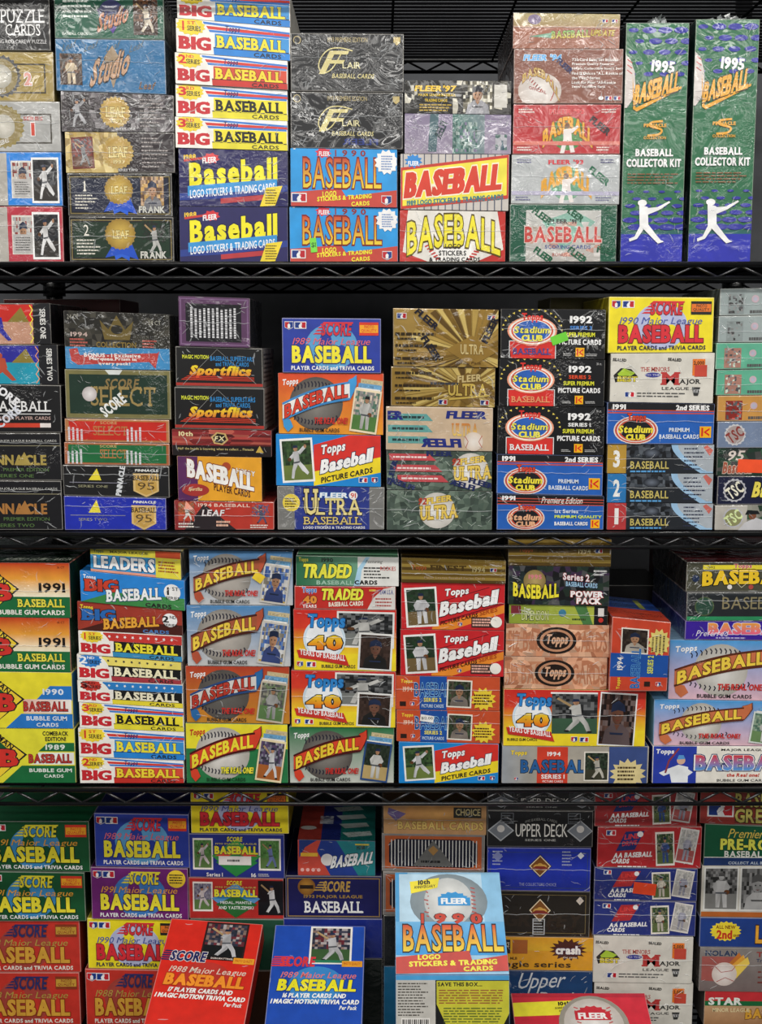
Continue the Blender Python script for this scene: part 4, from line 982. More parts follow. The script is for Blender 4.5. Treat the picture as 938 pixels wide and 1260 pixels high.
def crown(b):
    b.blot(0, 0, 1, .6, ('26241e', '34322a', '1c1a16', '45423a'), 20, 6); b.T('24 CT', .03, .06, .14, .14, 'aaa89c', b=0); b.T('24 CT', .8, .12, .92, .2, 'aaa89c', b=0)
    b.P([(.34, .14), (.42, .3), (.5, .05), (.58, .3), (.66, .14), (.62, .48), (.38, .48)], '6a5a2c', 'crown_print'); b.E(.5, .3, .08, '26241e', None, 1.3, n='crown_print'); b.T('COLLECTION', .3, .52, .68, .62, '8a7438', b=.02)
    b.T('1994', .06, .36, .22, .44, 'c8b0a8', b=.02); b.L(.05, .46, .22, .62, 3, 'b85a50', .5); b.L(.74, .46, .88, .62, 3, 'b85a50', .5); b.R(0, .62, 1, 1, '3f8ac0', n='banner'); b.P([(.04, .66), (.12, .64), (.14, .76), (.88, .7), (.9, .66), (.86, .98), (.8, .86), (.12, .93), (.06, .86)], 'b8403c', 'banner')
    b.T('BONUS - 1 Exclusive', .18, .72, .72, .79, 'f0e8e4', b=.04); b.T('Marquee Prism in', .23, .79, .68, .86, 'f0e8e4', b=.04); b.T('every pack!', .32, .87, .62, .94, 'f0e8e4', b=.04); b.wrap(18)
def select(c, ic, big_):
    def f(b):
        b.R(.04, .1, .97, .9, ic)
        if big_:
            b.T('SCORE', .38, .18, .7, .38, '8a7448', b=.03, it=.2); b.T('SELECT', .24, .34, .86, .74, '9a8450', b=.0, sf=1); b.E(.23, .5, .15, 'e8e4e4', 'b8b0b0', n='ball_print')
            b.T('SCORE', .32, .6, .58, .84, 'e8eae8', b=.04, rot=38, n='wrap_lettering'); b.P([(.38, 0), (.55, 0), (.52, .1), (.42, .1)], 'd8dcd8', 'wrap_lettering'); b.wrap(6, None)
        else:
            b.T('SCORE', .34, .1, .5, .22, 'c8a870', b=.01); b.T('SELECT', .27 if c else .34, .3, .6, .7, 'b87a48', b=.0, sf=1)
            for x, y in ((.02, .3), (.58, .3)): b.L(x, y, x + .16, y + .65, 4, 'e8e8ee', .5, n='wrap_lettering', vert=1)
            b.wrap(10, .5)
    return f
def pinn95(s_, wr):
    def f(b):
        b.P([(.24, .48), (.32, .1), (.36, .48)], 'e8d83a', 'triangle_print'); b.R(.06, .55, .6, .57, '8a8a9a' , n='title_band'); b.T('SERIES ' + s_, .14, .64, .42, .72, '9a9878', b=.0)
        b.T('PINNACLE', .68, .1, .9, .18, 'e8e8e4', b=.04, it=.1); b.P([(.66, .24), (.9, .24), (.9, .8), (.78, 1), (.66, .8)], 'd8b878', 'shield_print'); b.P([(.68, .28), (.88, .28), (.88, .78), (.78, .93), (.68, .78)], 'c8a050', 'shield_print')
        b.T('BASEBALL', .66, .3, .9, .46, '20180c', b=.02, sf=1); b.T('95', .7, .52, .86, .76, '5a4420', b=.0)
        if wr: b.T('PINNACLE', .4, .4, .68, .58, 'd8dce0', b=.06, rot=80, n='wrap_lettering')
        b.wrap(14 if wr else 8, .3)
    return f
def vert10(b):
    b.R(0, 0, 1, 1, '5a3a5c'); b.F(.02, .03, .98, .97, '7a5a80', .03); b.R(.1, .14, .88, .9, '16161c'); b.L(.15, .2, .82, .82, 11, 'd8d8dc', .5, vert=1, rag=.1); b.wrap(14, .5)
def sportf(b):
    b.T('MAGIC MOTION', .08, .2, .38, .3, 'd8dc3a', b=.03); b.T('BASEBALL SUPERSTARS', .4, .22, .9, .34, '2a86c8', b=.02); b.T('and TRIVIA CARDS', .46, .36, .84, .47, '2a86c8', b=.02)
    b.T('Sportflics', .17, .46, .86, .78, 'f0e02c', 'e0402c', ol='5a1210', b=.06, it=.25); [b.P([(.14 - .03 * i, .72 + .04 * i), (.9, .74 + .04 * i), (.9, .76 + .04 * i), (.12 - .03 * i, .745 + .04 * i)], 'c83a24', 'speed_lines') for i in range(3)]; b.R(.0, .9, 1, .97, 'a8342c', n='title_band')
    b.face = 'right'; b.R(0, 0, 1, 1, '9a9690'); b.L(.06, .1, .9, .9, 7, '333', .45); b.face = 'front'; b.arc([(.08, .95), (.48, .05), (.92, .9)], .012, '8a8a88', 'wrap_fold'); b.wrap(8)
def tenth(b):
    b.blot(0, 0, 1, .62, ('8a2a2c', 'a8403a', '5a1a1c', 'b85a4c', '70201f'), 5, 7, .2); b.R(0, .6, 1, 1, '1a1214'); b.T('10th', .07, .08, .21, .26, 'e8dca8', b=.03); b.St(.48, .33, .26, 'c8a868', 6, .85, 1.3, nm='badge'); b.St(.48, .33, .2, '20140c', 6, .85, 1.3, nm='badge'); b.T('FX', .43, .24, .53, .42, 'e8dca8', b=.03, it=.2)
    b.T('Half the battle is knowing what to collect ... Pinnacle', .06, .68, .82, .8, 'c8b878', b=.01); b.P([(.84, .84), (.88, .58), (.92, .84)], 'c8a84a', 'triangle_print'); b.wrap(10)
def hobby(b):
    b.R(0, 0, 1, 1, 'e8a42c'); b.R(0, 0, .24, 1, '5a2a5c', n='title_band'); b.T('HOBBY', .7, .28, .92, .4, 'f0ece4', ol='8a5a1c', b=.04, rise=-.08); b.E(.58, .22, .1, 'b04a2c', n='emblem')
    b.T('BASEBALL', .12, .2, .9, .62, 'f4f2ee', ol='8a4a2c', b=.07, rise=-.3); b.E(.21, .76, .14, 'a83430', None, 2.2, n='emblem'); b.T('Sportflics', .13, .7, .29, .8, 'e8d8a0', b=.03, it=.2); b.T('PLAYER CARDS', .43, .68, .86, .84, '4a2418', b=.03, rise=-.16); b.wrap(7)
def leaf94(b):
    b.R(0, 0, .16, 1, '8a2a2c'); b.P([(.1, 1), (.3, .1), (.62, 1)], '2a2226', 'dark_print'); b.T('1994 BASEBALL', .24, .08, .76, .2, 'e8c8b8', b=.02); b.T('LEAF', .28, .3, .5, .52, 'e8e4e4', ol='5a1a1c', b=.03, it=.2)
    b.pic(.78, .1, .95, .8, 'swing', None, bg=('5a5a80', 'b84a3c'), gr='b8402c', js='5a5a7a'); b.pic(.04, .05, .2, .7, 'swing', None, bg=('8a5a3c', 'b8502c'), gr='b8402c', js='e8e0d8'); b.L(.42, .66, .58, .9, 2, 'e8b8a0', .6); b.L(.04, .74, .22, .94, 2, 'e8e0d8', .5); b.L(.76, .8, .96, .95, 2, 'e8e0d8', .5); b.P([(.12, .0), (.2, .3), (.1, .3)], 'f0a08a'); b.wrap(14, .5)
def ultra91(b):
    b.R(.16, 0, .86, 1, '2c3a8a'); b.E(.13, .38, .2, 'e8d04a', n='badge'); b.L(.07, .26, .19, .5, 4, '4a3a14', .5)
    b.T('ULTRA', .25, .26, .78, .66, 'e8d890', ol='1a1a3a', b=.01, sf=1); b.T('U', .26, .06, .37, .66, 'e8d890', ol='1a1a3a', b=.01, sf=1); b.T('FLEER', .4, .14, .66, .26, 'f0f4f8', ol='2f96d8', b=.05, it=.1); b.E(.71, .2, .1, 'f0f0f0', n='badge'); b.T('91', .685, .14, .735, .26, 'd84a3a', b=.02)
    b.T('BASEBALL', .25, .7, .78, .88, 'e0c87a', ol='1a1a3a', b=.0, sf=1); b.T('LOGO STICKERS & TRADING CARDS', .24, .92, .82, .98, 'e8e8e8', b=.03); b.wrap(26, .5)
def goldrays(b, cx, cy):
    for i in range(52):
        a = i * 2 * math.pi / 52; c = b.r.choice(('8a6a28', 'e8cc78', 'b8944a', '6a4f20', 'c8a858', 'a8843a'))
        b.P([(min(max(cx + .02 * math.cos(a), 0), 1), min(max(cy + .02 * math.sin(a), 0), 1)), (min(max(cx + .6 * math.cos(a), 0), 1), min(max(cy + .9 * math.sin(a), 0), 1)), (min(max(cx + .6 * math.cos(a + .1), 0), 1), min(max(cy + .9 * math.sin(a + .1), 0), 1))], c, 'printed_rays')
def gold1(b):
    goldrays(b, .75, .75); b.P([(.5, .7), (.75, .45), (1, .72), (.75, .98)], 'a8843a', 'diamond_print'); b.T('ULTRA', .64, .6, .86, .78, 'e8d090', ol='7a5a20', b=.03, n='title_lettering'); b.mlb(.08, .13, .1); b.mlb(.93, .14, .08)
    for y in (.44, .64, .86): b.L(.02, y - .03, .5, y + .03, 1, '3a2c14', .8); b.L(.04, y + .06, .25, y + .1, 1, '3a2c14', .8)
    for x, y, r in ((.32, .18, -40), (.92, .35, 65), (.36, .68, -55)): b.T('FLEER', x - .13, y - .06, x + .13, y + .06, '1c1a2a', b=.06, rot=r, n='wrap_lettering')
    b.T('Jumbo Pack', .6, .9, .84, .96, '5a4018', b=0, it=.2); b.wrap(10, None)
def gold2(b):
    goldrays(b, .72, .5); b.P([(.5, .5), (.74, .12), (1, .5), (.74, .95)], '8a6a2c', 'diamond_print'); b.T('FLEER', .64, .18, .87, .36, 'e8d090', ol='7a5a20', b=.04, rise=.06); b.T('ULTRA', .55, .4, .92, .72, 'e8c860', ol='5a3c10', b=.03, sf=1); b.P([(.56, .78), (.95, .68), (.95, .72), (.56, .83)], 'e8c860')
    for y in (.16, .48, .8): b.L(.04, y - .05, .45, y + .04, 1, '3a2c14', .7); b.L(.05, y + .09, .3, y + .14, 1, '3a2c14', .7)
    b.mlb(.5, .88, .13); b.mlb(.9, .88, .13); b.L(.38, .36, .7, .46, 1, '4a4a50', .6); b.wrap(8, None)
def tealf(b):
    for y in (.24, .5, .76): b.P([(.02, y - .08), (.38, y - .08), (.44, y + .08), (.02, y + .08)], '5fa09c', 'title_band'); b.L(.06, y - .04, .36, y + .04, 1, '24383a', .7)
    b.T('FLEER', .57, .08, .94, .26, '1e2a7a', b=.07, it=.15, n='wrap_lettering'); b.T('ER', .02, .1, .16, .3, '1e2a7a', b=.07, n='wrap_lettering'); b.T('FLEER', .33, .72, .7, .92, '1e2a7a', b=.07, it=.15, flip=True, n='wrap_lettering')
    b.T('ULTRA', .62, .36, .86, .66, 'c87a3a', 'e8c86a', b=.02, sf=1); b.E(.82, .78, .22, 'f0e8e0', 'd8c8b8', n='ball_print'); b.arc([(.74, .66), (.77, .78), (.75, .92)], .015, 'b04a3a', 'stitching'); b.arc([(.9, .64), (.87, .78), (.9, .92)], .015, 'b04a3a', 'stitching'); b.wrap(18, None)
MARB = ('4a5a50', '5c6c60', '3e4c44', '6a7a6e', '48564e')
def marb(v):
    def f(b):
        b.blot(0, 0, 1, 1, MARB, 22, 9, .48); [b.arc([(x := b.r.random(), y := b.r.random()), (min(x + b.r.uniform(.01, .05), 1), min(max(y + b.r.uniform(-.12, .12), 0), 1))], .012, 'a8b4a8', 'marble_veins') for _ in range(34)]
        cx = .48 if v else .8
        if not v:
            for i, y in enumerate((.18, .46, .72)): b.P([(.02 + .04 * i, y - .1), (.4 + .06 * i, y - .1), (.47 + .06 * i, y + .07), (.03 + .04 * i, y + .07)], 'c04a50', 'title_band'); b.L(.06 + .04 * i, y - .05, .38 + .06 * i, y + .02, 1, 'f0dcd8', .6)
        b.E(cx, .5, .46, 'f0eeea', 'c8c4bc', n='ball_print'); b.T('FLEER', cx - .1, .14, cx + .14, .3, 'e8c85a', ol='7a6020', b=.04, rise=.1); b.T('92', cx - .18, .18, cx - .1, .36, 'b0402c', b=.04, it=.2)
        b.T('ULTRA', cx - .16, .36, cx + .19, .72, 'e8c85a', ol='7a6020', b=.03, rise=.08, sf=1)
        if not v:
            for x, y, r, fl in ((.5, .06, 0, 0), (.05, .55, 75, 0), (.15, .85, -20, 1), (.72, .85, -15, 1), (.9, .8, -15, 0)): b.T('FLEER', x - .12, y - .07, x + .12, y + .07, '1e2a5a', b=.07, rot=r, flip=fl, n='wrap_lettering')
        b.wrap(14, .5)
    return f
def tsc(bg, hc, tc, cnt=1):
    def f(b):
        b.R(.08, .2, .24, .95, hc, n='hologram_patch'); b.blot(.09, .22, .23, .92, (hc, '5a5a5c', tc, '888'), 7, 9, a=.45); b.E(.35, .4, .14, 'a8b4c8', 'c8a8b0', n='emblem'); b.L(.3, .8, .46, .94, 1, '555', .8); b.wrap(14, .6)
    return f
def tscr(kind):
    def f(b):
        b.St(.17, .5, .42, 'b8b8c0' if kind != 0 else 'c8c8cc', 16, .9, nm='emblem'); b.E(.17, .5, .34, {0: 'a89a98', 1: '12142a', 2: '8a8a60'}[kind], n='emblem'); b.T('TSC', .09, .28, .25, .72, {0: '8a3a34', 1: 'e8e4d0', 2: 'd8e8a8'}[kind], b=.03, rot=35)
        if kind == 1: b.T('Baseball', .35, .2, .8, .75, 'e8d85a', ol='201810', b=.05, it=.2, n='title_lettering')
        if kind == 2: b.blot(.3, .0, .6, 1, ('3a5a44', '2a4434', '8a8a80'), 6, 4); b.P([(.22, 1), (.28, .7), (.38, .5), (.46, .6), (.5, 1)], 'c8c8cc', 'player_print'); b.E(.35, .42, .15, '7a4a34', n='player_print'); b.P([(.28, .38), (.3, .2), (.4, .22), (.42, .36)], '14181c', 'player_print')
        b.wrap(9, None)
    return f
def orange95(b):
    b.blot(0, 0, 1, 1, ('1f3a2c', '3a5a44', '24302c', '4a4a48'), 14, 6); b.T('95', .1, .08, .26, .45, 'd8ccc4', b=.02, it=.3, n='title_lettering'); b.T('Baseball', .06, .5, .34, .92, 'a85a44', ol='d8c0b0', b=.04, it=.1); b.stk(.2, .42, .6, .9, 'f2552c', rot=2)

stack(2, 1, 8, .012, [
    (-60, 61, 373, 373, batter('c8281f', 'c09078', '2c2a9a', 'ONE', 'f0e24a'), 'red and tan box, blue batter silhouette', O('1a1416', '0f1014', fin='wrap')),
    (-60, 70, 424, 424, batter('2a2a98', '1f96b0', 'b04a34', 'TWO', 'e8a070'), 'purple and teal box, red batter silhouette', O('14161a', '0f1014', fin='wrap')),
    (-60, 74, 472, 474, scoreblk, 'black box, white lettering over red bar', O('141416', fin='wrap')),
    (-60, 74, 533, 533, pinn('ONE', 'a8944c'), 'black box with dull gold title', O('16161a', fin='wrap')),
    (-60, 75, 591, 592, pinn('TWO', 'a8743c'), 'black box with bronze title', O('16161a', fin='wrap'))])
stack(2, 2, 8, .012, [
    (78, 208, 382, 387, crown, 'black crown box above blue and red banner', O('26241e', fin='crinkle')),
    (79, 209, 454, 456, select('', '1c3328', 1), 'dark green box framed in olive gold', O('7a7448', '3a3824', fin='wrap')),
    (79, 208, 515, 517, select('1', 'c82a20', 0), 'slim red box with tan border', O('b87a4a', '5a3a24', fin='wrap')),
    (78, 208, 544, 546, select('', '1f6a3c', 0), 'slim green box with copper border', O('a8603a', '5a3a24', fin='wrap')),
    (77, 208, 572, 574, pinn95('ONE', 1), 'black box with yellow triangle, gold shield', O('1a1a1c', fin='wrap')),
    (78, 204, 610, 613, pinn95('TWO', 0), 'deep blue box with yellow triangle', O('1f2fae', '121c5a', fin='crinkle'))])
stack(2, 3, 8, .014, [
    (219, 307, 364, 367, vert10, 'purple box on end with vertical lettering', O('5a3a5c', '3c3c40', '7a5a4c', fin='wrap', d=.15)),
    (215, 323, 426, 429, sportf, 'black box with bright flaming script lettering', O('121214', '9a9690', fin='card', d=.15)),
    (214, 325, 476, 478, sportf, 'black box with bright flaming script lettering', O('121214', '9a9690', fin='card', d=.15)),
    (211, 334, 528, 530, tenth, 'slim dark red box over black strip', O('8a2a2c', '5a1a1c', fin='wrap')),
    (218, 322, 561, 563, hobby, 'orange yellow box with purple end', O('c88a2c', '5a4a2c', fin='wrap')),
    (214, 337, 616, 618, leaf94, 'red and black box with small players', O('b8382c', fin='wrap'))])
stack(2, 4, 8, .014, [
    (347, 469, 391, 392, SC89, 'royal blue box with yellow title, red logo', O('2b3fa0', '22307c')),
    (342, 472, 459, 460, ball('d8482a', 'e8992c', 'eeeae6', '3f8ac8', 'd8402c', '2a1a18', 0, 'stand', 'e8d8b8', dict(bg=('5a7a6a', 'c8b8a8', '8a8a88'), js='c8c8c4', cap='1a1a20'), ball_='8a8680', tail='3f9ad8'), 'orange box with grey baseball and ribbon', O('d8582a', 'b84a24')),
    (339, 469, 534, 536, t92, 'blue box with yellow and red diagonals', O('1e86d2', '1a5a90')),
    (341, 473, 598, 600, ultra91, 'grey film box with navy gold panel', O('7a7a78', '4a4a4c', fin='crinkle'))])
stack(2, 5, 8, .014, [
    (484, 614, 379, 381, gold1, 'large glossy gold box with rays', O('b08f48', '6a5428', fin='foil')),
    (481, 610, 451, 453, gold2, 'shorter gold box with diamond title', O('a8863c', '6a5428', fin='foil')),
    (475, 607, 500, 502, tealf, 'tan box with teal stripes and ball', O('c8b094', '8a7a64', fin='wrap')),
    (476, 606, 554, 556, marb(0), 'green marbled box with red stripes', O('4a5a50', '2a342e', fin='wrap')),
    (476, 606, 603, 605, marb(1), 'green marbled box with central baseball', O('4a5a50', '2a342e', fin='wrap'))])
stack(2, 6, 8, .014, [
    (617, 746, 380, 381, stad('1992', 'SERIES 3', sercol='4a8ad8', bb='3a4a90', sticker=1), 'hazy wrapped black box, green price sticker', O('0f1014', fin='crinkle')),
    (615, 745, 441, 443, stad('1992', 'SERIES 2', bb='e89a6a'), 'black box with orange baseball wording', O('0f1014', '1c1c20', fin='wrap')),
    (613, 745, 500, 501, stad('1992', 'SERIES 1', sercol='f2f2f2'), 'black box with white baseball wording', O('0f1014', '1c1c20', fin='wrap')),
    (612, 743, 559, 561, stad91(0), 'blue box with black top band', O('2460b8', '122c58', fin='wrap')),
    (612, 744, 608, 611, stad91(1), 'blue box with pinstriped black top band', O('2460b8', '122c58', fin='wrap'))])
stack(2, 7, 8, .014, [
    (750, 880, 365, 366, SC90, 'bright yellow box with red title', O('f1df28', 'a89a1c')),
    (752, 880, 435, 434, minors, 'off-white box with black and red lettering', O('d9d5cb', '8a867c', fin='wrap')),
    (748, 880, 495, 497, stad91(0), 'blue box with black oval logo', O('2460b8', '14315f', fin='wrap')),
    (748, 880, 547, 547, stad93('3', 'b8923a', '9ac0e0'), 'dark box with gold panel numbered 3', O('22262c', '5a4a1c', fin='wrap')),
    (748, 879, 583, 583, stad93('2', '2a78b8', '9ac0e0'), 'dark box with blue panel numbered 2', O('22262c', '1c3a5a', fin='wrap')),
    (748, 879, 619, 620, stad93('1', 'b83a3c', '9ac0e0'), 'dark box with red panel numbered 1', O('22262c', '5a1c1e', fin='wrap'))])
G = O('9aa6a6', '6a7474', fin='wrap')
stack(2, 8, 8, .012, [
    (887, 1012, 355, 353, tsc('9aa6a6', '8a9494', '444'), 'pale silver box with dark square patch', G),
    (885, 1012, 389, 387, tsc('9aa6a6', '8a9494', '444'), 'pale silver box with dark square patch', G),
    (882, 1012, 422, 421, tsc('5aa084', 'a87a6c', 'c8d8c8'), 'green box with brown square patch', O('5fae90', '3a6a58', fin='wrap')),
    (883, 1012, 455, 453, tsc('5aa084', 'a87a6c', 'c8d8c8'), 'green box with brown square patch', O('5fae90', '3a6a58', fin='wrap')),
    (884, 1012, 487, 486, tsc('d8a050', '8a2a24', 'c84a3a'), 'orange box with maroon square patch', O('c8924a', '7a5a2c', fin='wrap')),
    (884, 1012, 519, 518, tscr(0), 'slate blue box with round red emblem', O('7484a0', '4a546a', fin='wrap')),
    (884, 1012, 552, 551, orange95, 'dark box wearing bright orange sticker', O('24302c', fin='wrap')),
    (884, 1012, 586, 586, tscr(1), 'navy box with cream script title', O('161a38', fin='wrap')),
    (881, 1012, 622, 621, tscr(2), 'box picturing a capped player', O('b8b4ac', '5a5a58', fin='wrap'))])

# -- third shelf
bowbands91 = [('1991', .75, .36, .96, .54, '1a1412', None, 1), ('BASEBALL', .58, .66, .95, .81, 'e8dc4a', '143a20', 1), ('BUBBLE GUM CARDS', .42, .86, .95, .95, 'f2f0e8', None)]
bow91 = bowman('1991', bm91, bowbands91, 0, 0, 0, 0, 0, 0)
bow90 = bowman('1990', bm90, [('1990', .76, .29, .93, .4, 'dfe8f4', None), ('BASEBALL', .6, .52, .96, .69, 'b83a34', '4a1214', 0), ('BUBBLE GUM', .62, .78, .95, .86, 'dfe8f4', None), ('CARDS', .7, .9, .88, .97, 'dfe8f4', None)], 0, 0, 0, 0, 0, 0)
bow89 = bowman('1989', bm89, [('COMEBACK', .74, .05, .95, .13, '222', None), ('EDITION!', .76, .15, .93, .23, '222', None), ('1989', .76, .29, .92, .39, 'dfe8e0', None), ('BASEBALL', .62, .47, .97, .63, 'b83a34', '4a1214', 0), ('BUBBLE GUM', .62, .73, .97, .8, 'dfe8e0', None), ('CARDS', .74, .84, .9, .9, 'dfe8e0', None)], 0, 0, 0, 0, 0, 0)
def topgum(b, f=bow91):
    f(b); b.face = 'top'; b.T('BUBBLE GUM CARDS', .45, .8, .98, .94, 'c8d0c0', b=.02, it=.2); b.face = 'front'
def leaders(b):
    b.R(0, 0, 1, 1, 'e8dc4a'); b.R(0, .28, .72, .92, '3a96d0', n='title_band'); b.R(.72, 0, 1, .25, 'c8502c', n='title_band'); b.T('Topps', .04, .06, .15, .22, '2a6a5a', b=.03); b.T('MAJOR LEAGUE', .22, .08, .64, .2, '5a5a24', b=.03, sf=1)
    b.T('LEADERS', .04, .32, .71, .84, 'f4f4f4', ol='1d3f70', b=.05); b.R(0, .9, .72, 1, 'e8a08a', n='title_band'); b.L(.75, .35, .97, .8, 4, 'a85a2c', .5); b.wrap(5)
stack(3, 1, 7, .014, [
    (-70, 85, 692, 693, topgum, 'orange, cream and green 1991 box', O('c8431f', '17402a', '1a3a28', fin='wrap')),
    (-70, 85, 759, 761, bow91, 'orange, cream and green 1991 box', O('c8431f', '17402a', fin='wrap')),
    (-64, 88, 826, 828, bow90, 'yellow 1990 box with blue bands', O('ecdf35', '2a6a9a')),
    (-60, 91, 896, 897, bow89, 'yellow 1989 box with green bands', O('e6df3a', '17402a'))])
stack(3, 2, 7, .014, [
    (110, 222, 674, 680, leaders, 'short yellow box with white on blue lettering', O('d8cc5a', 'b8b0a0', fin='wrap')),
    (98, 227, 702, 715, bigb('2a86d8', '3f8a4a', 'c8402c', 'f2f4f4', '1d3f70', '1ST', '222'), 'blue and green tilted box', O('2a86d8', fin='wrap')),
    (94, 224, 740, 752, bigb('a03a2c', '4a1f18', '2a6ab8', 'e8a83a', '5a1a10', '2ND', '4a7ab8'), 'dark red tilted box', O('8a3226', '3a1410', fin='wrap')),
    (96, 224, 776, 783, big('1ST', 'f2d83a', 0, 'f0e43a', '1a1a1a', '1a1a1a', '3a90c0', ('c83a34', 'f2f2f2', 'c83a34'), 'd83030', stars=1), 'white box, black band, red starred top', O('e8e4da')),
    (94, 223, 805, 815, big('2ND', '2f7fd0', 0, 'f2ecc8', '1a1a1a', '1a1a1a', 'a83a44', ('f0e070', '3a3a3a', 'c83a34'), 'f2f2f2', stars=1), 'white box, black band, blue series flash', O('e8e4da')),
    (95, 225, 837, 843, big('3RD', 'c83a30', 0, 'f2ecd0', '1a1a1a', '1a1a1a', 'e8d83a', ('2f80c8', 'f2f2f2', 'c83a34'), '3a1010', stars=1), 'white box, black band, blue starred top', O('e8e4da')),
    (97, 226, 864, 872, big('3RD', 'f2d83a', 0, '1a1a1a', 'f2e43a', 'f2e23a', 'e8dc3a'), 'white box with black on yellow title', O('e8e4da')),
    (96, 227, 896, 901, big('1ST', 'f2d83a', 0, 'f0e43a', '1d4a8a', '3f96d8', '2a86d8'), 'white box with yellow on blue title', O('e8e4da')),
    (97, 226, 931, 936, big('2ND', 'f2d83a', 0, 'f2d83a', '8a2420', 'd8503a', 'c8342c'), 'white box with yellow on red title', O('e8e4da'))])
DK = dict(bg=('3a5aa0', '5a7ab0', '8a8478', 'c8c8c8'), gr='b89a4a', js='3a4a80')
bp = lambda w, tag=0: ball('4a86bc', 'c8c8c8', 'a8583c', '4a1f18', 'f0cf4a', '4a2a14', 0, 'face', 'c8c4bc', DK, ball_='c8c0b8', tail='b8563c', w=w)
def bptag(b): bp(12)(b); b.stk(.62, .4, .72, .56, 'f0cf3a', rot=35)
SCO = dict(bg=('8a8a7a', '5a5a58', '6a7a5a'), js='a8a8a6', gr='5a7a4a', cap='1a1a20')
stack(3, 3, 7, .014, [
    (232, 360, 677, 679, bptag, 'blue box, brown ribbon, small yellow tag', O('4a7aac', '4a5a6a', fin='wrap')),
    (229, 357, 745, 746, bp(8), 'blue box with brown ribbon, clean front', O('4a8ac0', '4a5a6a', fin='wrap')),
    (228, 356, 820, 821, ball('b8402a', 'c88a2c', 'd8d4d0', '2a4a80', 'b83a2c', '2a1a18', 0, 'stand', 'c8bca8', SCO, ball_='6a6864', tail='2a6aa8', w=9), 'rust orange box with white ribbon', O('b8502a', '7a3a20', fin='wrap')),
    (228, 354, 890, 892, ball('2a7a48', '2a7a48', 'd8442c', '4a1414', 'f2e23a', 'b8302a', 0, 'swing', 'e8d8b0', dict(bg=('5a4a6a', '8a8a98', '3a3a48'), gr='a8602c'), ball_='e8e4e0', realc='f0e23a', mid='ecdf35', low='143a20', tp='c8302a'), 'yellow and green box, red ribbon', O('2a7a48', '1f5a34'))])
def trad90(b):
    b.R(0, 0, .6, 1, '2a6a48', '6a9a80', hz=1); b.R(.6, 0, 1, 1, 'e4e4e0'); b.P([(.56, 1), (.6, .4), (.68, 0), (.72, 0), (.64, .45), (.62, 1)], 'a8d0e8', 'printed_curve'); b.T('Topps', .03, .05, .12, .22, 'e8dc4a', b=.03); b.T('1990', .25, .05, .36, .2, '222', b=.02)
    b.T('TRADED', .07, .26, .54, .74, 'ece84a', ol='17301f', b=.06, it=.15); b.T('BASEBALL', .2, .82, .56, .96, 'a8ccb8', b=.02); b.T('CARDS', .57, .8, .79, .95, '222', b=.05); b.T('Featuring', .68, .1, .84, .24, '222', b=-.01, it=.3)
    b.L(.66, .32, .94, .76, 4, '333', .4, rag=.5); b.T('ROOKIES', .82, .32, .97, .46, 'c84a44', b=.0)
def trad91(b):
    b.T('Topps', .08, .05, .22, .35, '3a7ac8', ol='eee', b=.04); b.T('40', .09, .42, .22, .76, 'e8943a', ol='222', b=.06); b.T('YEARS', .08, .8, .22, .94, 'eee', b=.03); b.T('TRADED', .27, .1, .68, .6, 'ece84a', ol='2a1410', b=.06, it=.15); b.T('BASEBALL CARDS', .34, .66, .68, .86, 'f0e8d8', b=.04, rise=.06)
    b.P([(.72, 1), (.78, .5), (.88, .1), (1, 0), (1, 1)], 'd8d4d0', 'printed_curve'); b.T('TEAM U.S.A.', .83, .14, .98, .34, '3a4a90', b=.02); b.L(.8, .46, .97, .9, 3, 'a84a44', .45); b.L(.74, .12, .82, .22, 1, 'e8c84a', .8); b.wrap(6)
stack(3, 4, 7, .014, [
    (364, 491, 684, 686, trad90, 'slim green and white 1990 box', O('e4e4e0', '5a8a6a')),
    (362, 487, 721, 722, trad91, 'slim red box with yellow title', O('c02f28', '7a1c18', fin='wrap')),
    (361, 488, 750, 751, t40(), 'red and yellow forty years box', O('d8362c', '8a8a86', fin='wrap')),
    (358, 487, 825, 827, t40(), 'red and yellow forty years box', O('d8362c', '8a8a86', fin='wrap')),
    (356, 485, 895, 896, ball('1f6f3f', 'c8ccc4', 'd8442c', '4a1414', 'f2cf3a', '4a1a14', 0, 'stand', '2a4a80', dict(bg=('1f2a1f', '2a3428'), gr='b8a06a', js='dcdcd8'), ball_='8a8680'), 'green to white box with red ribbon', O('1f6f3f', 'a8b0a8'))])
def finest(b):
    for i in range(8): b.R(0, i / 8, 1, (i + 1) / 8, ('a88a3a', '8a6c28', 'b89a48', '6a5220')[i % 4])
    b.T('Topps', .1, .28, .24, .52, 'c86a34', b=.03); b.T('FINEST', .28, .26, .62, .5, '5a4418', b=.04, sf=1); b.T('1994', .68, .3, .8, .54, 'd8c890', b=.01); b.mlb(.88, .42, .16); b.T('Major League Baseball Series Cards', .22, .74, .8, .86, 'd8b890', b=.03); b.wrap(9, .62)
stack(3, 5, 7, .014, [
    (494, 623, 686, 690, finest, 'slim shiny gold ridged box', O('9a7c34', '5a4820', fin='foil')),
    (494, 622, 717, 719, t93, 'red box with white slanted title', O('c8252b', '6a1418', fin='wrap')),
    (493, 621, 775, 777, t93, 'red box with white slanted title', O('c8252b', '6a1418', fin='wrap')),
    (487, 616, 832, 834, t94(), 'orange and blue 1994 box, no sticker', O('c8502c', '7a3018', fin='wrap')),
    (488, 616, 874, 876, t94(sticker=1), 'orange and blue box, white price sticker', O('b84c2c', '7a3018', fin='wrap')),
    (491, 614, 913, 916, t92, 'blue box with yellow and red diagonals', O('1e86d2', '1a5a90'))])
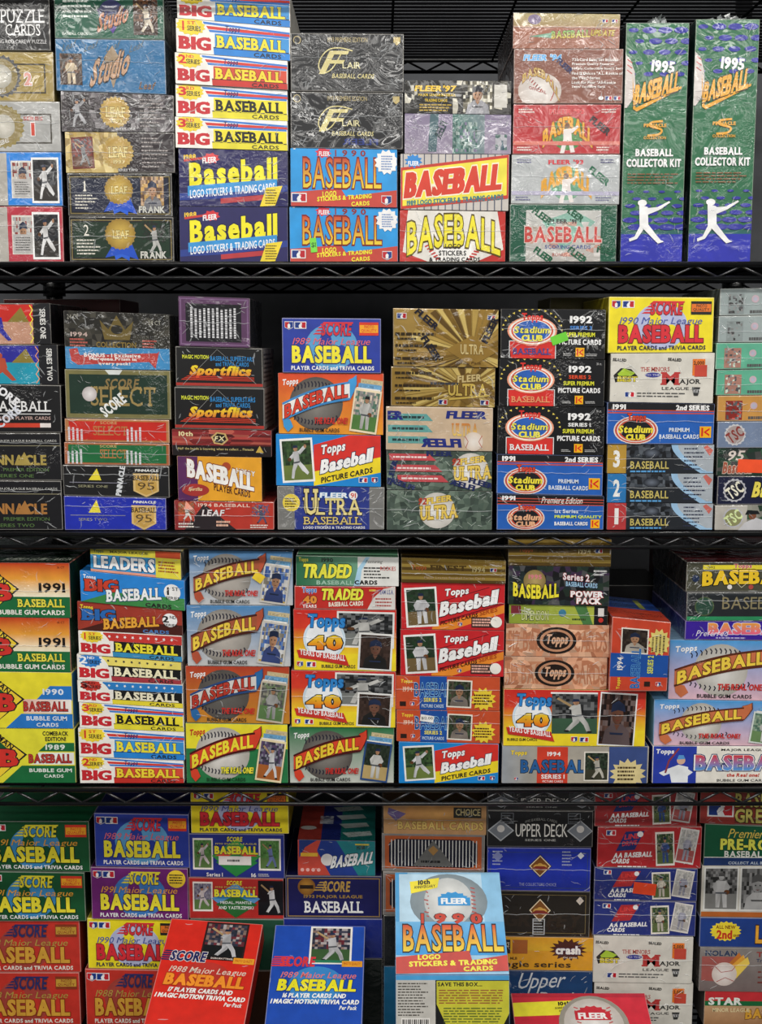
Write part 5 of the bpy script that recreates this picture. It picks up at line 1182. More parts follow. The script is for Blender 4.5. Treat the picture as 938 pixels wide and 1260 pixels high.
def power(b):
    b.blot(0, 0, 1, 1, ('14181a', '24342a', '3a2a44', '1f2a2c', '4a4a4c', '0f1012'), 18, 8); b.E(.26, .38, .28, 'b8a068', '8a7444', n='ball_print'); b.T('1995', .2, .22, .33, .34, 'd87a8a', b=.03, n='title_lettering'); b.T('BASEBALL', .05, .48, .5, .85, 'f2e23a', ol='2a2410', b=.04, warp=lambda t: -.25 * (t - .5) ** 2)
    b.T('Series 2', .54, .18, .8, .36, 'e8e4e8', ol='b04a50', b=.03, rise=-.04); b.T('BASEBALL CARDS', .57, .4, .88, .52, 'a8d0e8', ol='2a4a80', b=.02, rise=-.04); b.T('POWER', .62, .62, .94, .78, 'f4f4f4', ol='c83a34', b=.06, o=.08); b.T('PACK', .68, .79, .92, .95, 'f4f4f4', ol='c83a34', b=.06, o=.08); b.L(.84, .06, .97, .24, 2, 'c8c8c8', .5); b.wrap(9)
def dimen(b):
    b.R(0, 0, .9, 1, '8a9a34', 'b0bc4a', hz=1); b.P([(.66, 0), (.78, 0), (.85, 1), (.75, 1)], '4a7a44', 'printed_curve'); b.P([(.86, 0), (1, 0), (1, 1), (.86, 1)], '16181a', 'title_band'); b.R(.02, .06, .12, .5, '7a2a34', n='emblem'); b.T('Topps', .15, .15, .22, .36, 'e8e8e4', b=.02); b.T('DIMENSION', .13, .3, .4, .82, 'd8dc9a', ol='3a4a24', b=.0)
    b.E(.54, .4, .2, '3a7a98', n='emblem'); b.L(.64, .66, .82, .8, 1, '3a4a24', .7); b.E(.93, .75, .13, 'c8342c', n='emblem'); b.R(.9, .1, .96, .55, 'd8d4d0', n='emblem'); b.wrap(6, .5)
def tan52(b):
    b.blot(0, 0, 1, 1, ('c88a68', 'd8a080', 'e0b090', 'b87858', 'd0a488'), 16, 8, .45); b.T('512 BASEBALL CARDS', .02, .2, .98, .85, 'b87858', b=.02, it=.0, n='ghost_lettering')
    b.E(.49, .5, .42, '201612', None, 1.45, n='oval_emblem'); b.E(.49, .5, .35, 'c08a6a', None, 1.45, n='oval_emblem'); b.E(.49, .5, .28, '201612', None, 1.5, n='oval_emblem'); b.T('Topps', .39, .3, .6, .7, 'd8a888', b=.05, it=.15, n='title_lettering'); b.wrap(9, .5)
stack(3, 6, 7, .014, [
    (626, 753, 664, 664, finest, 'shiny gold box just under shelf', O('9a7c34', '5a4820', fin='foil')),
    (626, 751, 696, 698, power, 'black box with yellow curved title', O('14181a', '1c1c20', fin='wrap')),
    (627, 749, 744, 747, dimen, 'slim olive green box', O('8a9a34', '24261a', fin='wrap')),
    (623, 751, 768, 770, tan52, 'cloudy tan box with black oval', O('c88a68', '7a5a48', fin='wrap')),
    (621, 748, 808, 810, tan52, 'cloudy tan box with black oval', O('c88a68', '7a5a48', fin='wrap')),
    (620, 796, 848, 850, t40(1), 'wide yellow box with player pictures', O('e8a83a', 'c8b84a', fin='wrap')),
    (618, 799, 918, 919, t94s1, 'wide grey, red and blue box', O('a8a298', '3a4a70'))])
# upright orange box leaning on end, on the wide boxes
seedn[0] += 1
q = [at(*p, .012) for p in ((752, 757), (824, 764), (819, 850), (748, 848))]
zt = at(700, 848.6, .014).z + .0008
cx = (q[2].x + q[3].x) / 2
root = bpy.data.objects.new('card_box', None); C.objects.link(root); root.location = (cx, .004, zt)
b = Box([(q[0].x - cx, q[0].z - zt), (q[1].x - cx, q[1].z - zt), (q[2].x - cx, 0), (q[3].x - cx, 0)], .13, 'c8452c', 'a83c24', '2a4a98', 'wrap', seed=77)
b.R(0, .48, 1, .8, '1c4fa0', n='title_band'); b.pic(.17, .13, .64, .48, 'face', 'e8e0d4', bg=('2a1f1a', '3a3028'), gr='2a1f1a', js='b8b0a4', t=.05); b.St(.82, .3, .2, 'dccb74', 12, .75, .8); b.L(.68, .16, .93, .44, 4, '4a3a24', .5, vert=1)
b.T('BASEBALL', .1, .62, .78, .74, '1c4fa0', ol='5a9ad0', b=0, o=.05, rot=90, n='title_lettering'); b.T('1994', .06, .58, .28, .66, 'e8e4e0', b=.03, rot=90); b.T('SERIES 2', .53, .58, .85, .66, 'd8dc5a', b=.03, rot=90); b.T('Topps', .06, .86, .26, .92, 'f0d23c', b=.03, rot=90); b.R(.6, .86, .7, .93, '2a1a14', n='emblem'); b.pa(.84, .9, .07)
b.face = 'top'; b.R(0, .4, 1, 1, 'c8452c'); b.R(0, 0, 1, .55, '2a52a8', n='title_band'); b.T('BASEBALL', .2, .1, .6, .5, '1a2f70', ol='5a8ad0', b=0); b.R(.66, .1, .76, .5, 'c8d05a'); b.face = 'front'; b.wrap(8); b.build(root)
root['label'] = 'small orange box turned upright on the end of the wide yellow box'; root['category'] = 'card box'; root['group'] = 'sealed trading card boxes on the third shelf'
def ser92(v):
    def f(b):
        if v == 0:
            b.R(.14, .1, 1, .25, 'e8d83a', n='title_band'); b.T('1992', .18, .14, .24, .22, '222', b=.02); b.T('Topps', .4, .06, .55, .24, 'c84a50', ol='e8d8d0', b=.03); b.T('BASEBALL', .14, .32, .92, .82, 'f0c82a', ol='1a1a10', b=.06, warp=lambda t: -.3 * t * (1 - t)); b.E(.08, .55, .12, '1f2f50', n='emblem'); b.E(.37, .84, .08, 'e8e4e0', n='ball_print'); b.E(.55, .84, .08, 'b04a44', n='emblem'); b.arc([(.42, .66), (.47, .86), (.53, .66)], .02, 'd8d0b0')
        else:
            b.R(.02, .1, 1, .86, '22262a'); b.E(.15, .5, .34, '4a5a3a', n='emblem'); b.E(.15, .5, .3, '2a4a3c', n='emblem'); b.T('BASEBALL', .3, .16, .9, .6, '8a8060', b=.0); b.R(0, .86, 1, 1, '2a8a5a', n='title_band')
        b.wrap(16, .3)
    return f
def purp(b):
    b.T('BASEBALL', .2, .12, .9, .7, 'e8a03a', 'e85a8a', ol='d8d0e8', b=.07, o=.05); b.T('Preferred', .1, .5, .36, .8, 'e8e4f0', b=.0, it=.3, n='script_lettering'); b.L(.26, .84, .56, .92, 1, 'b8b0d8', .8); b.wrap(5, None)
def wax(b):
    b.R(0, 0, .27, 1, '2b3fa8', n='title_band'); b.T('Topps', .02, .08, .13, .24, 'f2f2f2', b=.04, it=.1)
    for q in ([(.1, .6), (.16, .5), (.22, .56), (.22, .98), (.12, .98)], [(.1, .6), (.04, .72), (.07, .8), (.13, .7)], [(.2, .56), (.25, .7), (.22, .8), (.18, .7)]): b.P(q, 'e8ecf0', 'batter_print')
    b.arc([(.08, .72), (.1, .4), (.16, .06)], .05, '8a3a48', 'batter_print'); b.E(.175, .38, .11, 'd8b098', n='batter_print'); b.P([(.15, .36), (.16, .24), (.19, .24), (.2, .34)], '5a9ad8', 'batter_print')
    b.T('MAJOR LEAGUE', .42, .06, .7, .14, '222', b=.02); b.T('BASEBALL', .26, .22, .86, .66, 'f4f4f4', ol='2a3a6a', b=.08); b.R(.26, .42, .86, .43, 'f4f4f4')
    b.T('BASEBALL', .265, .23, .855, .65, 'd8382c', '3a9ae0', b=.05); b.T('the Real one!', .46, .72, .66, .82, 'c83a2c', b=.03, it=.2); b.T('BUBBLE GUM CARDS', .4, .88, .72, .95, '444', b=.01)
def bigball(w2=0):
    def f(b):
        ball('4a9ad8', 'e0b8c4', 'c87048', '5a2a18', 'f2d04a', '4a2a14', 0, 'stand', 'd8e0dc', dict(bg=('5a7a6a', '8aa08a'), gr='6a8a5a', js='dcdcd8'), cardx=(.74, .99) if w2 else None)(b)
    return f
stack(3, 7, 7, .014, [
    (846, 992, 692, 692, ser92(0), 'clear-wrapped dark box, yellow curved title', O('4a4a3c', '2a2a28', '5a2024', fin='crinkle')),
    (846, 992, 729, 729, ser92(1), 'smoky grey box with green lower edge', O('34383c', '2a3a50', fin='crinkle')),
    (844, 992, 764, 764, purp, 'slim purple box with candy-coloured title', O('3a1f98', '1f2a70', fin='wrap')),
    (825, 1004, 788, 790, bigball(), 'large pale blue box, brown ribbon', O('4a9ad8', '8ab0cc', fin='wrap')),
    (806, 968, 861, 864, bigball(1), 'pale blue box with brown ribbon', O('4a9ad8', '6a9cc4')),
    (804, 1004, 918, 919, wax, 'wide cream box with blue end', O('ece8de', '20307c'))])

# -- bottom shelf
def pref(b):
    b.R(0, 0, .55, 1, 'c84a3a', 'c84a3a'); b.R(.5, 0, 1, 1, '1f7f84'); b.P([(.3, 0), (.5, 0), (.78, 1), (.42, 1), (.25, .3)], '1f3a8a', 'colour_band'); b.P([(.02, 0), (.25, 0), (.1, .2), (.02, .5)], '22387a', 'colour_band'); b.E(.38, .55, .17, 'e8e4e0', n='ball_print'); b.T('BASEBALL', .44, .36, .98, .72, 'eceeee', ol='1a3034', b=.05, rise=.16, it=.25)
    b.T('HOBBY', .76, .1, .9, .24, '2a2a18', b=.03, rise=.04); b.R(.04, .36, .26, .46, 'e8b83a', n='title_band'); b.R(.74, .08, .92, .12, 'd8c03a', n='title_band'); [b.E(.06 + .07 * i, .84, .05, 'e8b0a8', n='dots') for i in range(4)]
    b.face = 'top'; b.R(0, 0, .3, 1, 'a83c34'); b.R(.3, 0, .55, 1, '24307c'); b.R(.55, 0, 1, 1, '1f7a74'); [b.P([(.42 + .05 * i, .15 + .22 * i), (.78 + .05 * i, .1 + .22 * i), (.84 + .04 * i, .2 + .22 * i), (.5 + .05 * i, .26 + .22 * i)], 'c8d4d0', 'brush_strokes') for i in range(4)]; b.E(.12, .7, .05, 'e8e4e0', None, 1.6); b.T('PINNACLE', .22, .42, .48, .56, 'dfe4e8', b=.04, rot=90, n='wrap_lettering'); b.face = 'front'; b.wrap(8)
def sc93(b):
    b.F(.02, .05, .98, .97, 'a8884a', .02); b.E(.22, .26, .2, 'c8923a', '8a5a20', n='medallion'); b.R(.15, .22, .29, .31, '2a1c10', n='medallion'); [b.P([(.36 - .02 * i, .14 + .06 * i), (.43, .14 + .06 * i), (.43, .17 + .06 * i), (.345 - .02 * i, .17 + .06 * i)], 'c8a050', 'speed_lines') for i in range(4)]; b.T('SCORE', .39, .12, .67, .38, 'c8a050', b=.04, it=.1)
    b.T('1993 MAJOR LEAGUE', .19, .45, .8, .55, 'a8843c', b=.03); b.T('BASEBALL', .2, .6, .8, .88, 'f0f0ee', b=.02, sf=1)
def sc90s(red):
    def f(b):
        b.pic(.04, .1, .25, .82, 'pitch', 'eeeae4', bg=('8a8a98', '6a6a80') if red else ('5a8a4a', '4a7a3c'), gr='5a7a44', js='e0d8d8', t=.06)
        b.pic(.73, .1 if not red else .05, .96 if not red else 1, .82 if not red else .9, 'swing', 'eeeae4' if not red else None, bg=('5a8a4a', '4a7a3c') if not red else ('0f1014',), gr='5a7a44' if not red else '14161a', js='7a8ac0' if not red else 'e8e8e8', t=.06)
        b.P([(.24, .5), (.49, .12), (.75, .5), (.49, .95)], '3a9a4a' if not red else '5a9ad0', 'diamond_print'); b.P([(.27, .5), (.49, .3), (.72, .5)], 'e8503a' if not red else '2a7ab0', 'diamond_print'); b.P([(.28, .64), (.49, .42), (.72, .64), (.49, .97)], '2a6a34' if red else '2a8a44', 'diamond_print')
        b.T('SCORE', .4, .06, .56, .17, 'e8dc3a', b=.04, it=.1); b.T('BASEBALL', .27, .27, .72, .46, 'f0e83a', ol='2a2a5a', b=.06); b.T('1990 MAJOR LEAGUE', .28, .2, .71, .25, 'd8c86a', b=.01)
        if red: b.T('MEDAL, MANTLE', .33, .56, .66, .64, 'e8ece8', b=.02); b.T('AND YASTRZEMSKI', .31, .68, .68, .76, 'e8ece8', b=.02)
        else: b.stk(.31, .5, .65, .7, 'f0eeea'); b.L(.4, .57, .56, .63, 1, '555', .8); b.T('Series 1', .18, .88, .35, .97, 'eee', b=.03); b.T('16', .65, .88, .7, .97, 'eee', b=.04); b.L(.72, .88, .86, .96, 2, 'c8c8d0', .5)
    return f
def coll(b):
    b.R(0, 0, 1, 1, 'b88a5a', 'c89a6a'); b.E(.5, .3, .5, 'd8a05a', 'c08a50', 2, n='printed_shape'); b.P([(.05, .1), (.22, .3), (.12, .55), (.04, .3)], '6a5a8a', 'emblem'); b.T('BASEBALL CARDS', .14, .56, .97, .84, 'd8b868', ol='8a6a34', b=.03, n='title_lettering'); b.R(.68, .06, .95, .42, '2a2a26', n='emblem'); b.T('CHOICE', .7, .1, .94, .34, 'b8a878', b=.02); b.wrap(12, .5)
def pins(v=0):
    def f(b):
        b.R(.03, .06, .97, .92, 'b85c30'); b.P([(.07, .25), (.14, .14), (.86, .14), (.93, .25), (.93, .76), (.86, .87), (.14, .87), (.07, .76)], '16182a', 'dark_octagon'); [b.R(.09 + .033 * i, .16, .1 + .033 * i, .85, 'd8d8d4', n='pinstripes') for i in range(26)]
        b.P([(.3, .84), (.5, .16), (.7, .84)], '6a6a68', 'triangle_print'); b.P([(.45, .42), (.5, .3), (.55, .42), (.5, .56)], 'a8804a', 'emblem'); b.L(.38, .68, .62, .76, 1, '222', .8); b.wrap(12, .88)
    return f
def ud(v):
    def f(b):
        dm = lambda x, y, r, c: b.P([(x - r * .42, y), (x, y - r), (x + r * .42, y), (x, y + r)], c, 'diamond_emblem')
        def logo(x, y):
            dm(x, y, .27, '1a120c'); dm(x, y, .25, 'e8d8b8'); dm(x, y, .22, '7a4a1c'); [b.E(x + i * .035, y + .03 * abs(i), .07, 'c89a4a', n='diamond_emblem') for i in (-1, 0, 1)]; b.P([(x - .1, y + .08), (x - .04, y), (x + .04, y), (x + .1, y + .08)], '7a2a24', 'diamond_emblem')
        if v in (0, 3):
            b.T('1995 BASEBALL CARDS', .36, .2, .66, .27, 'a8a8a4', b=0, warp=lambda t: .3 * (t - .5) ** 2); b.T('UPPER DECK', .27, .36, .76, .72, 'eceae4', b=.0, sf=0); b.T('SERIES ONE', .36, .78, .65, .84, 'b8b8b4', b=.02)
            for x in (.13, .88): dm(x, .55, .3, 'b8bcc0'); dm(x, .55, .26, '7a8088'); b.E(x, .5, .1, 'd8d4d0', n='diamond_emblem')
            for x in (.19, .82): b.F(x - .06, .06, x + .06, .36, '6a6e74', .02, 'wrap_lettering'); b.L(x - .05, .1, x + .05, .34, 3, '6a6e74', .4)
        elif v == 1:
            b.F(.03, .1, .97, .93, '3a4a6a', .012); logo(.51, .42); b.T('THE COLLECTORS CHOICE', .31, .81, .67, .88, 'a8b0d8', b=.0)
            for x in (.05, .72): b.L(x - .0, .05, x + .1, .42, 5, 'a8b0d0', .4, n='wrap_lettering')
            dm(.9, .17, .08, 'e8ecf4'); dm(.1, .2, .12, '8a94c8')
        elif v == 2:
            b.F(.04, .08, .96, .92, '7a6a44', .012); b.T('GRIFFEY', .16, .48, .93, .78, '2c2218', b=.04, it=.2); logo(.51, .42); b.F(.44, .6, .56, .95, 'b8bcc0', .02, 'wrap_lettering'); b.L(.45, .62, .55, .92, 5, 'b8bcc0', .4, n='wrap_lettering'); dm(.9, .2, .09, 'd8ccc0'); dm(.1, .2, .09, 'd8ccc0')
        b.wrap(9, .5 if v else None)
    return f
def crash(b):
    b.R(0, 0, 1, .4, 'e0a028', 'e0b030'); b.R(.06, .08, .18, .5, '2a2218', n='emblem'); b.R(.2, .08, .35, .5, 'a8602c', n='emblem'); b.T('CHOICE', .07, .16, .17, .3, 'd8c8a8', b=.02); b.St(.75, .36, .34, '4a1f18', 16, .72, 1.6); b.T('crash', .63, .24, .87, .5, 'f0ece8', ol='4a2a5a', b=.06, it=.0); b.T('the game', .7, .56, .84, .64, 'e8d8c8', b=.01)
    b.T('single series', .03, .72, .78, .96, '3a2c18', b=.02); b.T('MLB', .18, .6, .25, .68, '6a4a18', b=.02); b.wrap(10, None)
def udblue(b):
    b.R(0, 0, 1, 1, '1f3f6a', '2a5a90'); b.P([(.02, .5), (.1, .2), (.22, .5), (.1, .9)], '2a6a4a', 'emblem'); b.T('Upper', .26, .02, .72, .4, 'd8dce0', b=.0, it=.3, rise=.04, n='script_lettering'); b.T('Deck', .46, .38, .86, .66, 'd8dce0', b=.0, it=.3, n='script_lettering'); b.wrap(12, None)
def greats(b):
    b.R(0, 0, .34, 1, 'a03a34'); b.P([(.06, .3), (.2, .12), (.34, .3), (.34, .95), (.06, .95)], 'b04038', 'emblem'); b.mlb(.2, .58, .42); b.T('BASEBALL', .34, .1, .96, .5, 'd8cc6a', ol='2a2410', b=.03); b.T('GREATS', .34, .54, .9, .94, 'd8cc6a', ol='2a2410', b=.03); b.wrap(8, None)
def prer(b):
    b.T('Premier Edition', .24, .1, .9, .32, 'e8c85a', b=.0, it=.3, n='script_lettering'); b.T('PRE-ROOKIE', .16, .34, .92, .62, 'e8e85a', ol='17301f', b=.05); b.T('BASEBALL CARDS', .2, .64, .92, .8, 'f0f0e8', b=.03, n='title_lettering'); b.R(0, .8, 1, 1, '20386a', n='title_band'); b.R(0, .79, 1, .81, 'e8e8e0', n='title_band'); b.T('COLLECT ALL BONUS CARDS', .24, .9, .86, .97, 'b8c4d0', b=.03, it=.1)
def bw(b):
    bwk = dict(bg=('2a2a2a', '6a6a6a', '4a4a4a', '8a8a8a'), gr='7a7a78', sk='b8b8b8', cap='5a5a5a')
    b.R(0, .9, 1, 1, 'b8642c', n='title_band'); b.pic(.02, .02, .35, .88, 'stand', 'd8d8d4', js='c8c8c8', t=.04, **bwk); b.pic(.36, .02, .7, .88, 'face', 'd8d8d4', js='d0d0d0', t=.04, **bwk); b.pic(.71, .02, 1, .88, 'stand', 'd8d8d4', js='c8c8c8', t=.04, **bwk)
def second(b):
    b.St(.24, .46, .34, 'f0d83a', 18, .85, 1.5); b.T('ALL NEW', .15, .26, .33, .38, '7a3a14', b=.03); b.T('2nd', .16, .42, .3, .72, 'c83a24', b=.05, n='title_lettering'); b.T('SERIES', .31, .56, .37, .64, '7a3a14', b=.03); b.T('LITTLE', .52, .25, .9, .85, 'e8a83a', ol='3a1a10', b=.06); b.E(.68, .5, .3, '7a2a34', n='emblem')
def texas(b):
    b.R(0, 0, 1, 1, '8a8480', '7a6a68'); b.P([(.02, .2), (.35, .2), (.3, .8), (.02, .75)], 'a85a54', 'printed_shape'); b.T('NOLAN', .05, .06, .34, .19, '26385a', b=.03, n='small_lettering'); b.T('TEXAS', .52, .08, .84, .2, '9a3a34', b=.03); b.T('Trading Cards', .52, .24, .84, .34, '2a3a5a', b=.02)
    [b.P([(.2 + .03 * i, .55), (.36 + .04 * i, .1 + .05 * i), (.42 + .02 * i, .35), (.34, .7)], c, 'flame_print') for i, c in ((0, 'c8742c'), (1, 'e8a83a'), (2, 'f0cf5a'))]; b.E(.23, .6, .27, 'f0e8e4', 'd8c8c0', n='ball_print'); b.arc([(.14, .42), (.2, .56), (.3, .52), (.33, .42)], .015, 'b04a44', 'stitching'); b.arc([(.16, .78), (.24, .68), (.32, .76)], .015, 'b04a44', 'stitching')
    b.L(.54, .48, .9, .84, 3, '7a3a34', .3); b.wrap(12, .4)
def star(b):
    b.R(0, 0, 1, .28, 'c8343a'); b.R(0, .28, 1, .42, '1f6a3c', n='title_band'); b.T('STAR', .04, .18, .36, .4, 'e8ece4', b=.05, n='title_lettering'); b.R(0, .42, 1, 1, 'c8a078', 'a87a54'); b.T('BASEBALL', .4, .46, .96, .76, 'd8a03a', ol='5a2a14', b=.05, rise=.1); b.T('MINOR LEAGUE', .08, .48, .44, .6, 'e8d8a8', b=.02)
D4 = .17
stack(4, 1, 8, Y4, [
    (-26, 109, 1011, 1011, SC91, 'green box with yellow lettering', O('17532f', '0f2e1c', '14603a', d=D4)),
    (-30, 104, 1072, 1074, SC91, 'green box with yellow lettering', O('17532f', '0f2e1c', d=D4)),
    (-40, 97, 1134, 1134, SC88, 'faded red box with gold lettering', O('c8362b', '8a241c', d=D4)),
    (-38, 97, 1198, 1198, SC88, 'faded red box with gold lettering', O('c8362b', '8a241c', d=D4))])
stack(4, 2, 8, Y4, [
    (115, 232, 1001, 1003, SC89, 'royal blue box with yellow title', O('2b3fa0', '22307c', '1f2c74', d=D4)),
    (111, 231, 1067, 1069, SC91p, 'purple box with round yellow badge', O('6d2470', '4a184c', d=D4)),
    (106, 222, 1131, 1133, SC90, 'yellow box with red title', O('f1df28', 'a89a1c', d=D4)),
    (104, 222, 1193, 1195, SC88, 'faded red box with gold lettering', O('c8362b', '8a241c', d=D4))])
stack(4, 3, 8, Y4, [
    (234, 355, 973, 973, SC90, 'yellow box just under wire shelf', O('f1df28', 'a89a1c', d=D4)),
    (232, 350, 1026, 1027, sc90s(0), 'blue box with two player pictures', O('26348a', '182258', d=D4)),
    (232, 349, 1080, 1082, sc90s(1), 'red box with green diamond print', O('b8302c', '6a1c1a', d=D4)),
    (234, 352, 1131, 1132, hidden, 'dark green box behind the leaning boxes', O('24503c', '14301f', d=D4)),
    (236, 352, 1195, 1195, hidden, 'dark brown box behind the leaning boxes', O('4a2c1c', '2a1a10', d=D4))])
stack(4, 4, 8, Y4, [
    (366, 462, 1034, 1036, pref, 'red, blue and teal box, painted top', O('24307c', '164a50', '1f7a74', fin='wrap', d=.14)),
    (351, 470, 1078, 1079, sc93, 'navy box with gold corner lines', O('1c1c56', '12123a', d=D4)),
    (349, 471, 1130, 1131, hidden, 'bright navy box behind blue leaning box', O('1f2f8a', '121c5a', fin='wrap', d=D4)),
    (349, 471, 1180, 1180, hidden, 'black box behind blue leaning box', O('1a2220', fin='wrap', d=D4))])
stack(4, 5, 8, Y4, [
    (472, 599, 990, 992, coll, 'tan box with gold outlined lettering', O('b88a5a', '6a5238', fin='wrap', d=D4)),
    (470, 597, 1026, 1028, pins(), 'orange framed black pinstriped box', O('8a8480', '4a4846', fin='wrap', d=D4)),
    (471, 597, 1073, 1076, pins(), 'orange framed black pinstriped box', O('8a8480', '4a4846', fin='wrap', d=D4)),
    (472, 597, 1127, 1127, hidden, 'black box behind the open display box', O('1c2024', fin='wrap', d=D4)),
    (472, 597, 1190, 1190, hidden, 'bright blue box behind open display box', O('2a8ac0', fin='wrap', d=D4))])
stack(4, 6, 8, Y4, [
    (600, 733, 974, 974, ud(3), 'dull black box just under wire shelf', O('2c2d2e', fin='wrap', d=D4)),
    (600, 731, 998, 999, ud(0), 'black box with tall white lettering', O('1c1d20', fin='wrap', d=D4)),
    (600, 728, 1043, 1044, ud(1), 'bright blue box with diamond emblem', O('1f35b0', '121f60', fin='wrap', d=D4)),
    (601, 727, 1096, 1098, ud(2), 'black brown box with diamond emblem', O('1f1a14', fin='wrap', d=D4)),
    (606, 731, 1153, 1155, crash, 'orange yellow box with spiky flash', O('e0a028', '8a5a1c', fin='wrap', d=D4)),
    (606, 730, 1194, 1196, udblue, 'misty blue box with white script', O('1f3f6a', '142a48', fin='crinkle', d=D4))])
stack(4, 7, 8, Y4, [
    (733, 860, 973, 973, aa(1), 'dark red box just under wire shelf', O('a82c30', '5a181a', fin='crinkle', d=D4)),
    (736, 865, 1018, 1018, aa(1), 'bright red box with two cards pictured', O('b8262c', '5a181a', 'c8403c', fin='crinkle', d=D4)),
    (732, 860, 1068, 1070, lambda b: (aa(0)(b), b.stk(.38, .45, .6, .8, 'f2502c', rot=6)), 'navy box with orange price sticker', O('22307c', '141c4a', fin='crinkle', d=D4)),
    (731, 858, 1109, 1111, aa(0), 'navy box with two cards pictured', O('22307c', '141c4a', fin='crinkle', d=D4)),
    (731, 854, 1152, 1154, minors, 'off-white box with red capital letter', O('d9d5cb', 'a8a49a', fin='wrap', d=D4)),
    (732, 854, 1209, 1211, minors, 'off-white box with red capital letter', O('d9d5cb', 'a8a49a', fin='wrap', d=D4))])
stack(4, 8, 8, Y4, [
    (863, 990, 972, 972, greats, 'rust red box with cream outlined title', O('8a342c', '4a1c18', fin='wrap', d=D4)),
    (868, 996, 1014, 1019, prer, 'green box with yellow title, white lines', O('175a3c', '0f3826', d=D4)),
    (865, 996, 1066, 1066, bw, 'box fronted by grey player photographs', O('c8c4b8', '7a7a74', d=D4)),
    (862, 996, 1129, 1131, second, 'blue box with yellow starburst', O('22408a', '18284a', 'b8a890', d=D4)),
    (862, 996, 1166, 1168, texas, 'grey red box with flaming baseball', O('8a8480', '5a5450', fin='wrap', d=D4)),
    (868, 996, 1220, 1222, star, 'red, green and tan box', O('c8a078', '5a5450', d=D4))])

# boxes behind the front stacks
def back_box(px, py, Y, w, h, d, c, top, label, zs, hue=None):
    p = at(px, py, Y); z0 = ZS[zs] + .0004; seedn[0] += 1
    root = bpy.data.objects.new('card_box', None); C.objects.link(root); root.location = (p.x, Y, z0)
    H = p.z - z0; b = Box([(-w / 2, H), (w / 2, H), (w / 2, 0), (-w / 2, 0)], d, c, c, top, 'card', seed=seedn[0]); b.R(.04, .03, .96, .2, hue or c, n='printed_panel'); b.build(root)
    root['label'] = label; root['category'] = 'card box'; root['group'] = 'boxes standing behind the front stacks'
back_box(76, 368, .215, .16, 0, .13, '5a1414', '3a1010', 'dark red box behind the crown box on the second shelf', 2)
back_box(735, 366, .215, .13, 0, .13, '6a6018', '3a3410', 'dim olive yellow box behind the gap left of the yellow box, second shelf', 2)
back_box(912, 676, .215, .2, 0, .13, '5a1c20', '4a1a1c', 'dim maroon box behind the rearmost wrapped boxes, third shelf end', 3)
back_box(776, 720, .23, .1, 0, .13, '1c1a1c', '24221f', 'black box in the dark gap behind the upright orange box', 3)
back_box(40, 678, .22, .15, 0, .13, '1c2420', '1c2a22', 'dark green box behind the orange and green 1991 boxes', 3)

# leaning display boxes on the bottom shelf
def lean(px, py, Y, W, H, T_, leanx, roll, yaw, base, side, fn, label, seed, fin_='card', name='display_card_box'):
    p = at(px, py, Y)                                       # top-left front corner
    R = Euler((-math.radians(leanx), 0, 0)).to_matrix()
    if not fn: return
    R = Matrix.Rotation(math.radians(yaw), 3, 'Z') @ R @ Matrix.Rotation(math.radians(roll), 3, 'Y')
    root = bpy.data.objects.new(name, None); C.objects.link(root)
    tl = R @ Vector((-W / 2, 0, H))
    root.location = Vector(p) - tl; root.rotation_euler = R.to_euler()
    b = Box([(-W / 2, H), (W / 2, H), (W / 2, 0), (-W / 2, 0)], T_, base, side, side, fin_, seed=seed, edge=.35)
    fn(b); b.build(root)
    root['label'] = label; root['category'] = 'display box'; root['group'] = 'display boxes leaning in front of the bottom shelf stacks'
    return root
def bigscore(bg, scc, yr, bb, bbo, gl, l1, red):
    def f(b):
        b.pic(.4, .01, .86, .31, 'swing', '2a1a1c' if red else 'f0ece4', bg=('6a2a34', 'a8a0a0', '3a3a4a', '887068', '2a3040'), gr='14181a' if red else '3a5a34', js='c8c8cc', t=.045)
        b.E(.5, .47, .14, gl, None, 1.3, n='globe_print')
        if red: b.R(.4, .285, .86, .31, '1a1416', n='picture_border'); b.T('DON MATTINGLY', .52, .29, .78, .303, 'e8d8d0', b=.02)
        else: b.R(.43, .28, .84, .3, '2a7a5a', n='picture_border')
        b.R(.76, .285, .98, .33, 'e8a02c', n='badge'); b.T('PHOTO QUALITY', .78, .295, .96, .32, 'b84a1c', b=.02)
        [b.P([(.03 - .012 * i, .255 + .017 * i), (.2, .255 + .017 * i), (.2, .265 + .017 * i), (.02 - .012 * i, .265 + .017 * i)], scc, 'speed_lines') for i in range(5)]
        b.T('SCORE', .1, .255, .47, .335, scc, ol='e8e0dc' if red else None, b=.05, it=.1, n='title_lettering'); b.T(yr + ' Major League', .12, .375, .92, .435, 'e0c8b8' if red else 'e07a80', b=.01, it=.3, n='script_lettering')
        b.T('BASEBALL', .1, .43, .92, .52, bb, ol=bbo, b=.06, it=.1, n='title_lettering'); b.T(l1 + ' PLAYER CARDS AND', .16, .535, .82, .57, 'f4f4f0', b=.05, it=.2, n='small_lettering'); b.T('1 MAGIC MOTION TRIVIA CARD', .04, .58, .96, .615, 'f4f4f0', b=.05, it=.2); b.T('Per Pack', .76, .625, .94, .655, 'f4f4f0', b=.03, it=.2)
        b.wrap(4)
    return f
lean(211, 1130, .096, .127, .2, .034, 65, 5, 1, 'd62a1e', 'b02018', bigscore('d62a1e', '24285c', '1988', 'f0922c', 'a83a14', 'b8342c', '17', 1), 'red display box leaning beside the blue one, batter picture at its top', 901)
lean(339, 1138, .097, .124, .2, .034, 65, 1, 0, '1f4cb0', '183a8a', bigscore('1f4cb0', 'd83a44', '1989', 'f2e82a', '2a3a6a', '3a86c8', '16', 0), 'royal blue display box leaning in front, batter picture in white frame', 902)

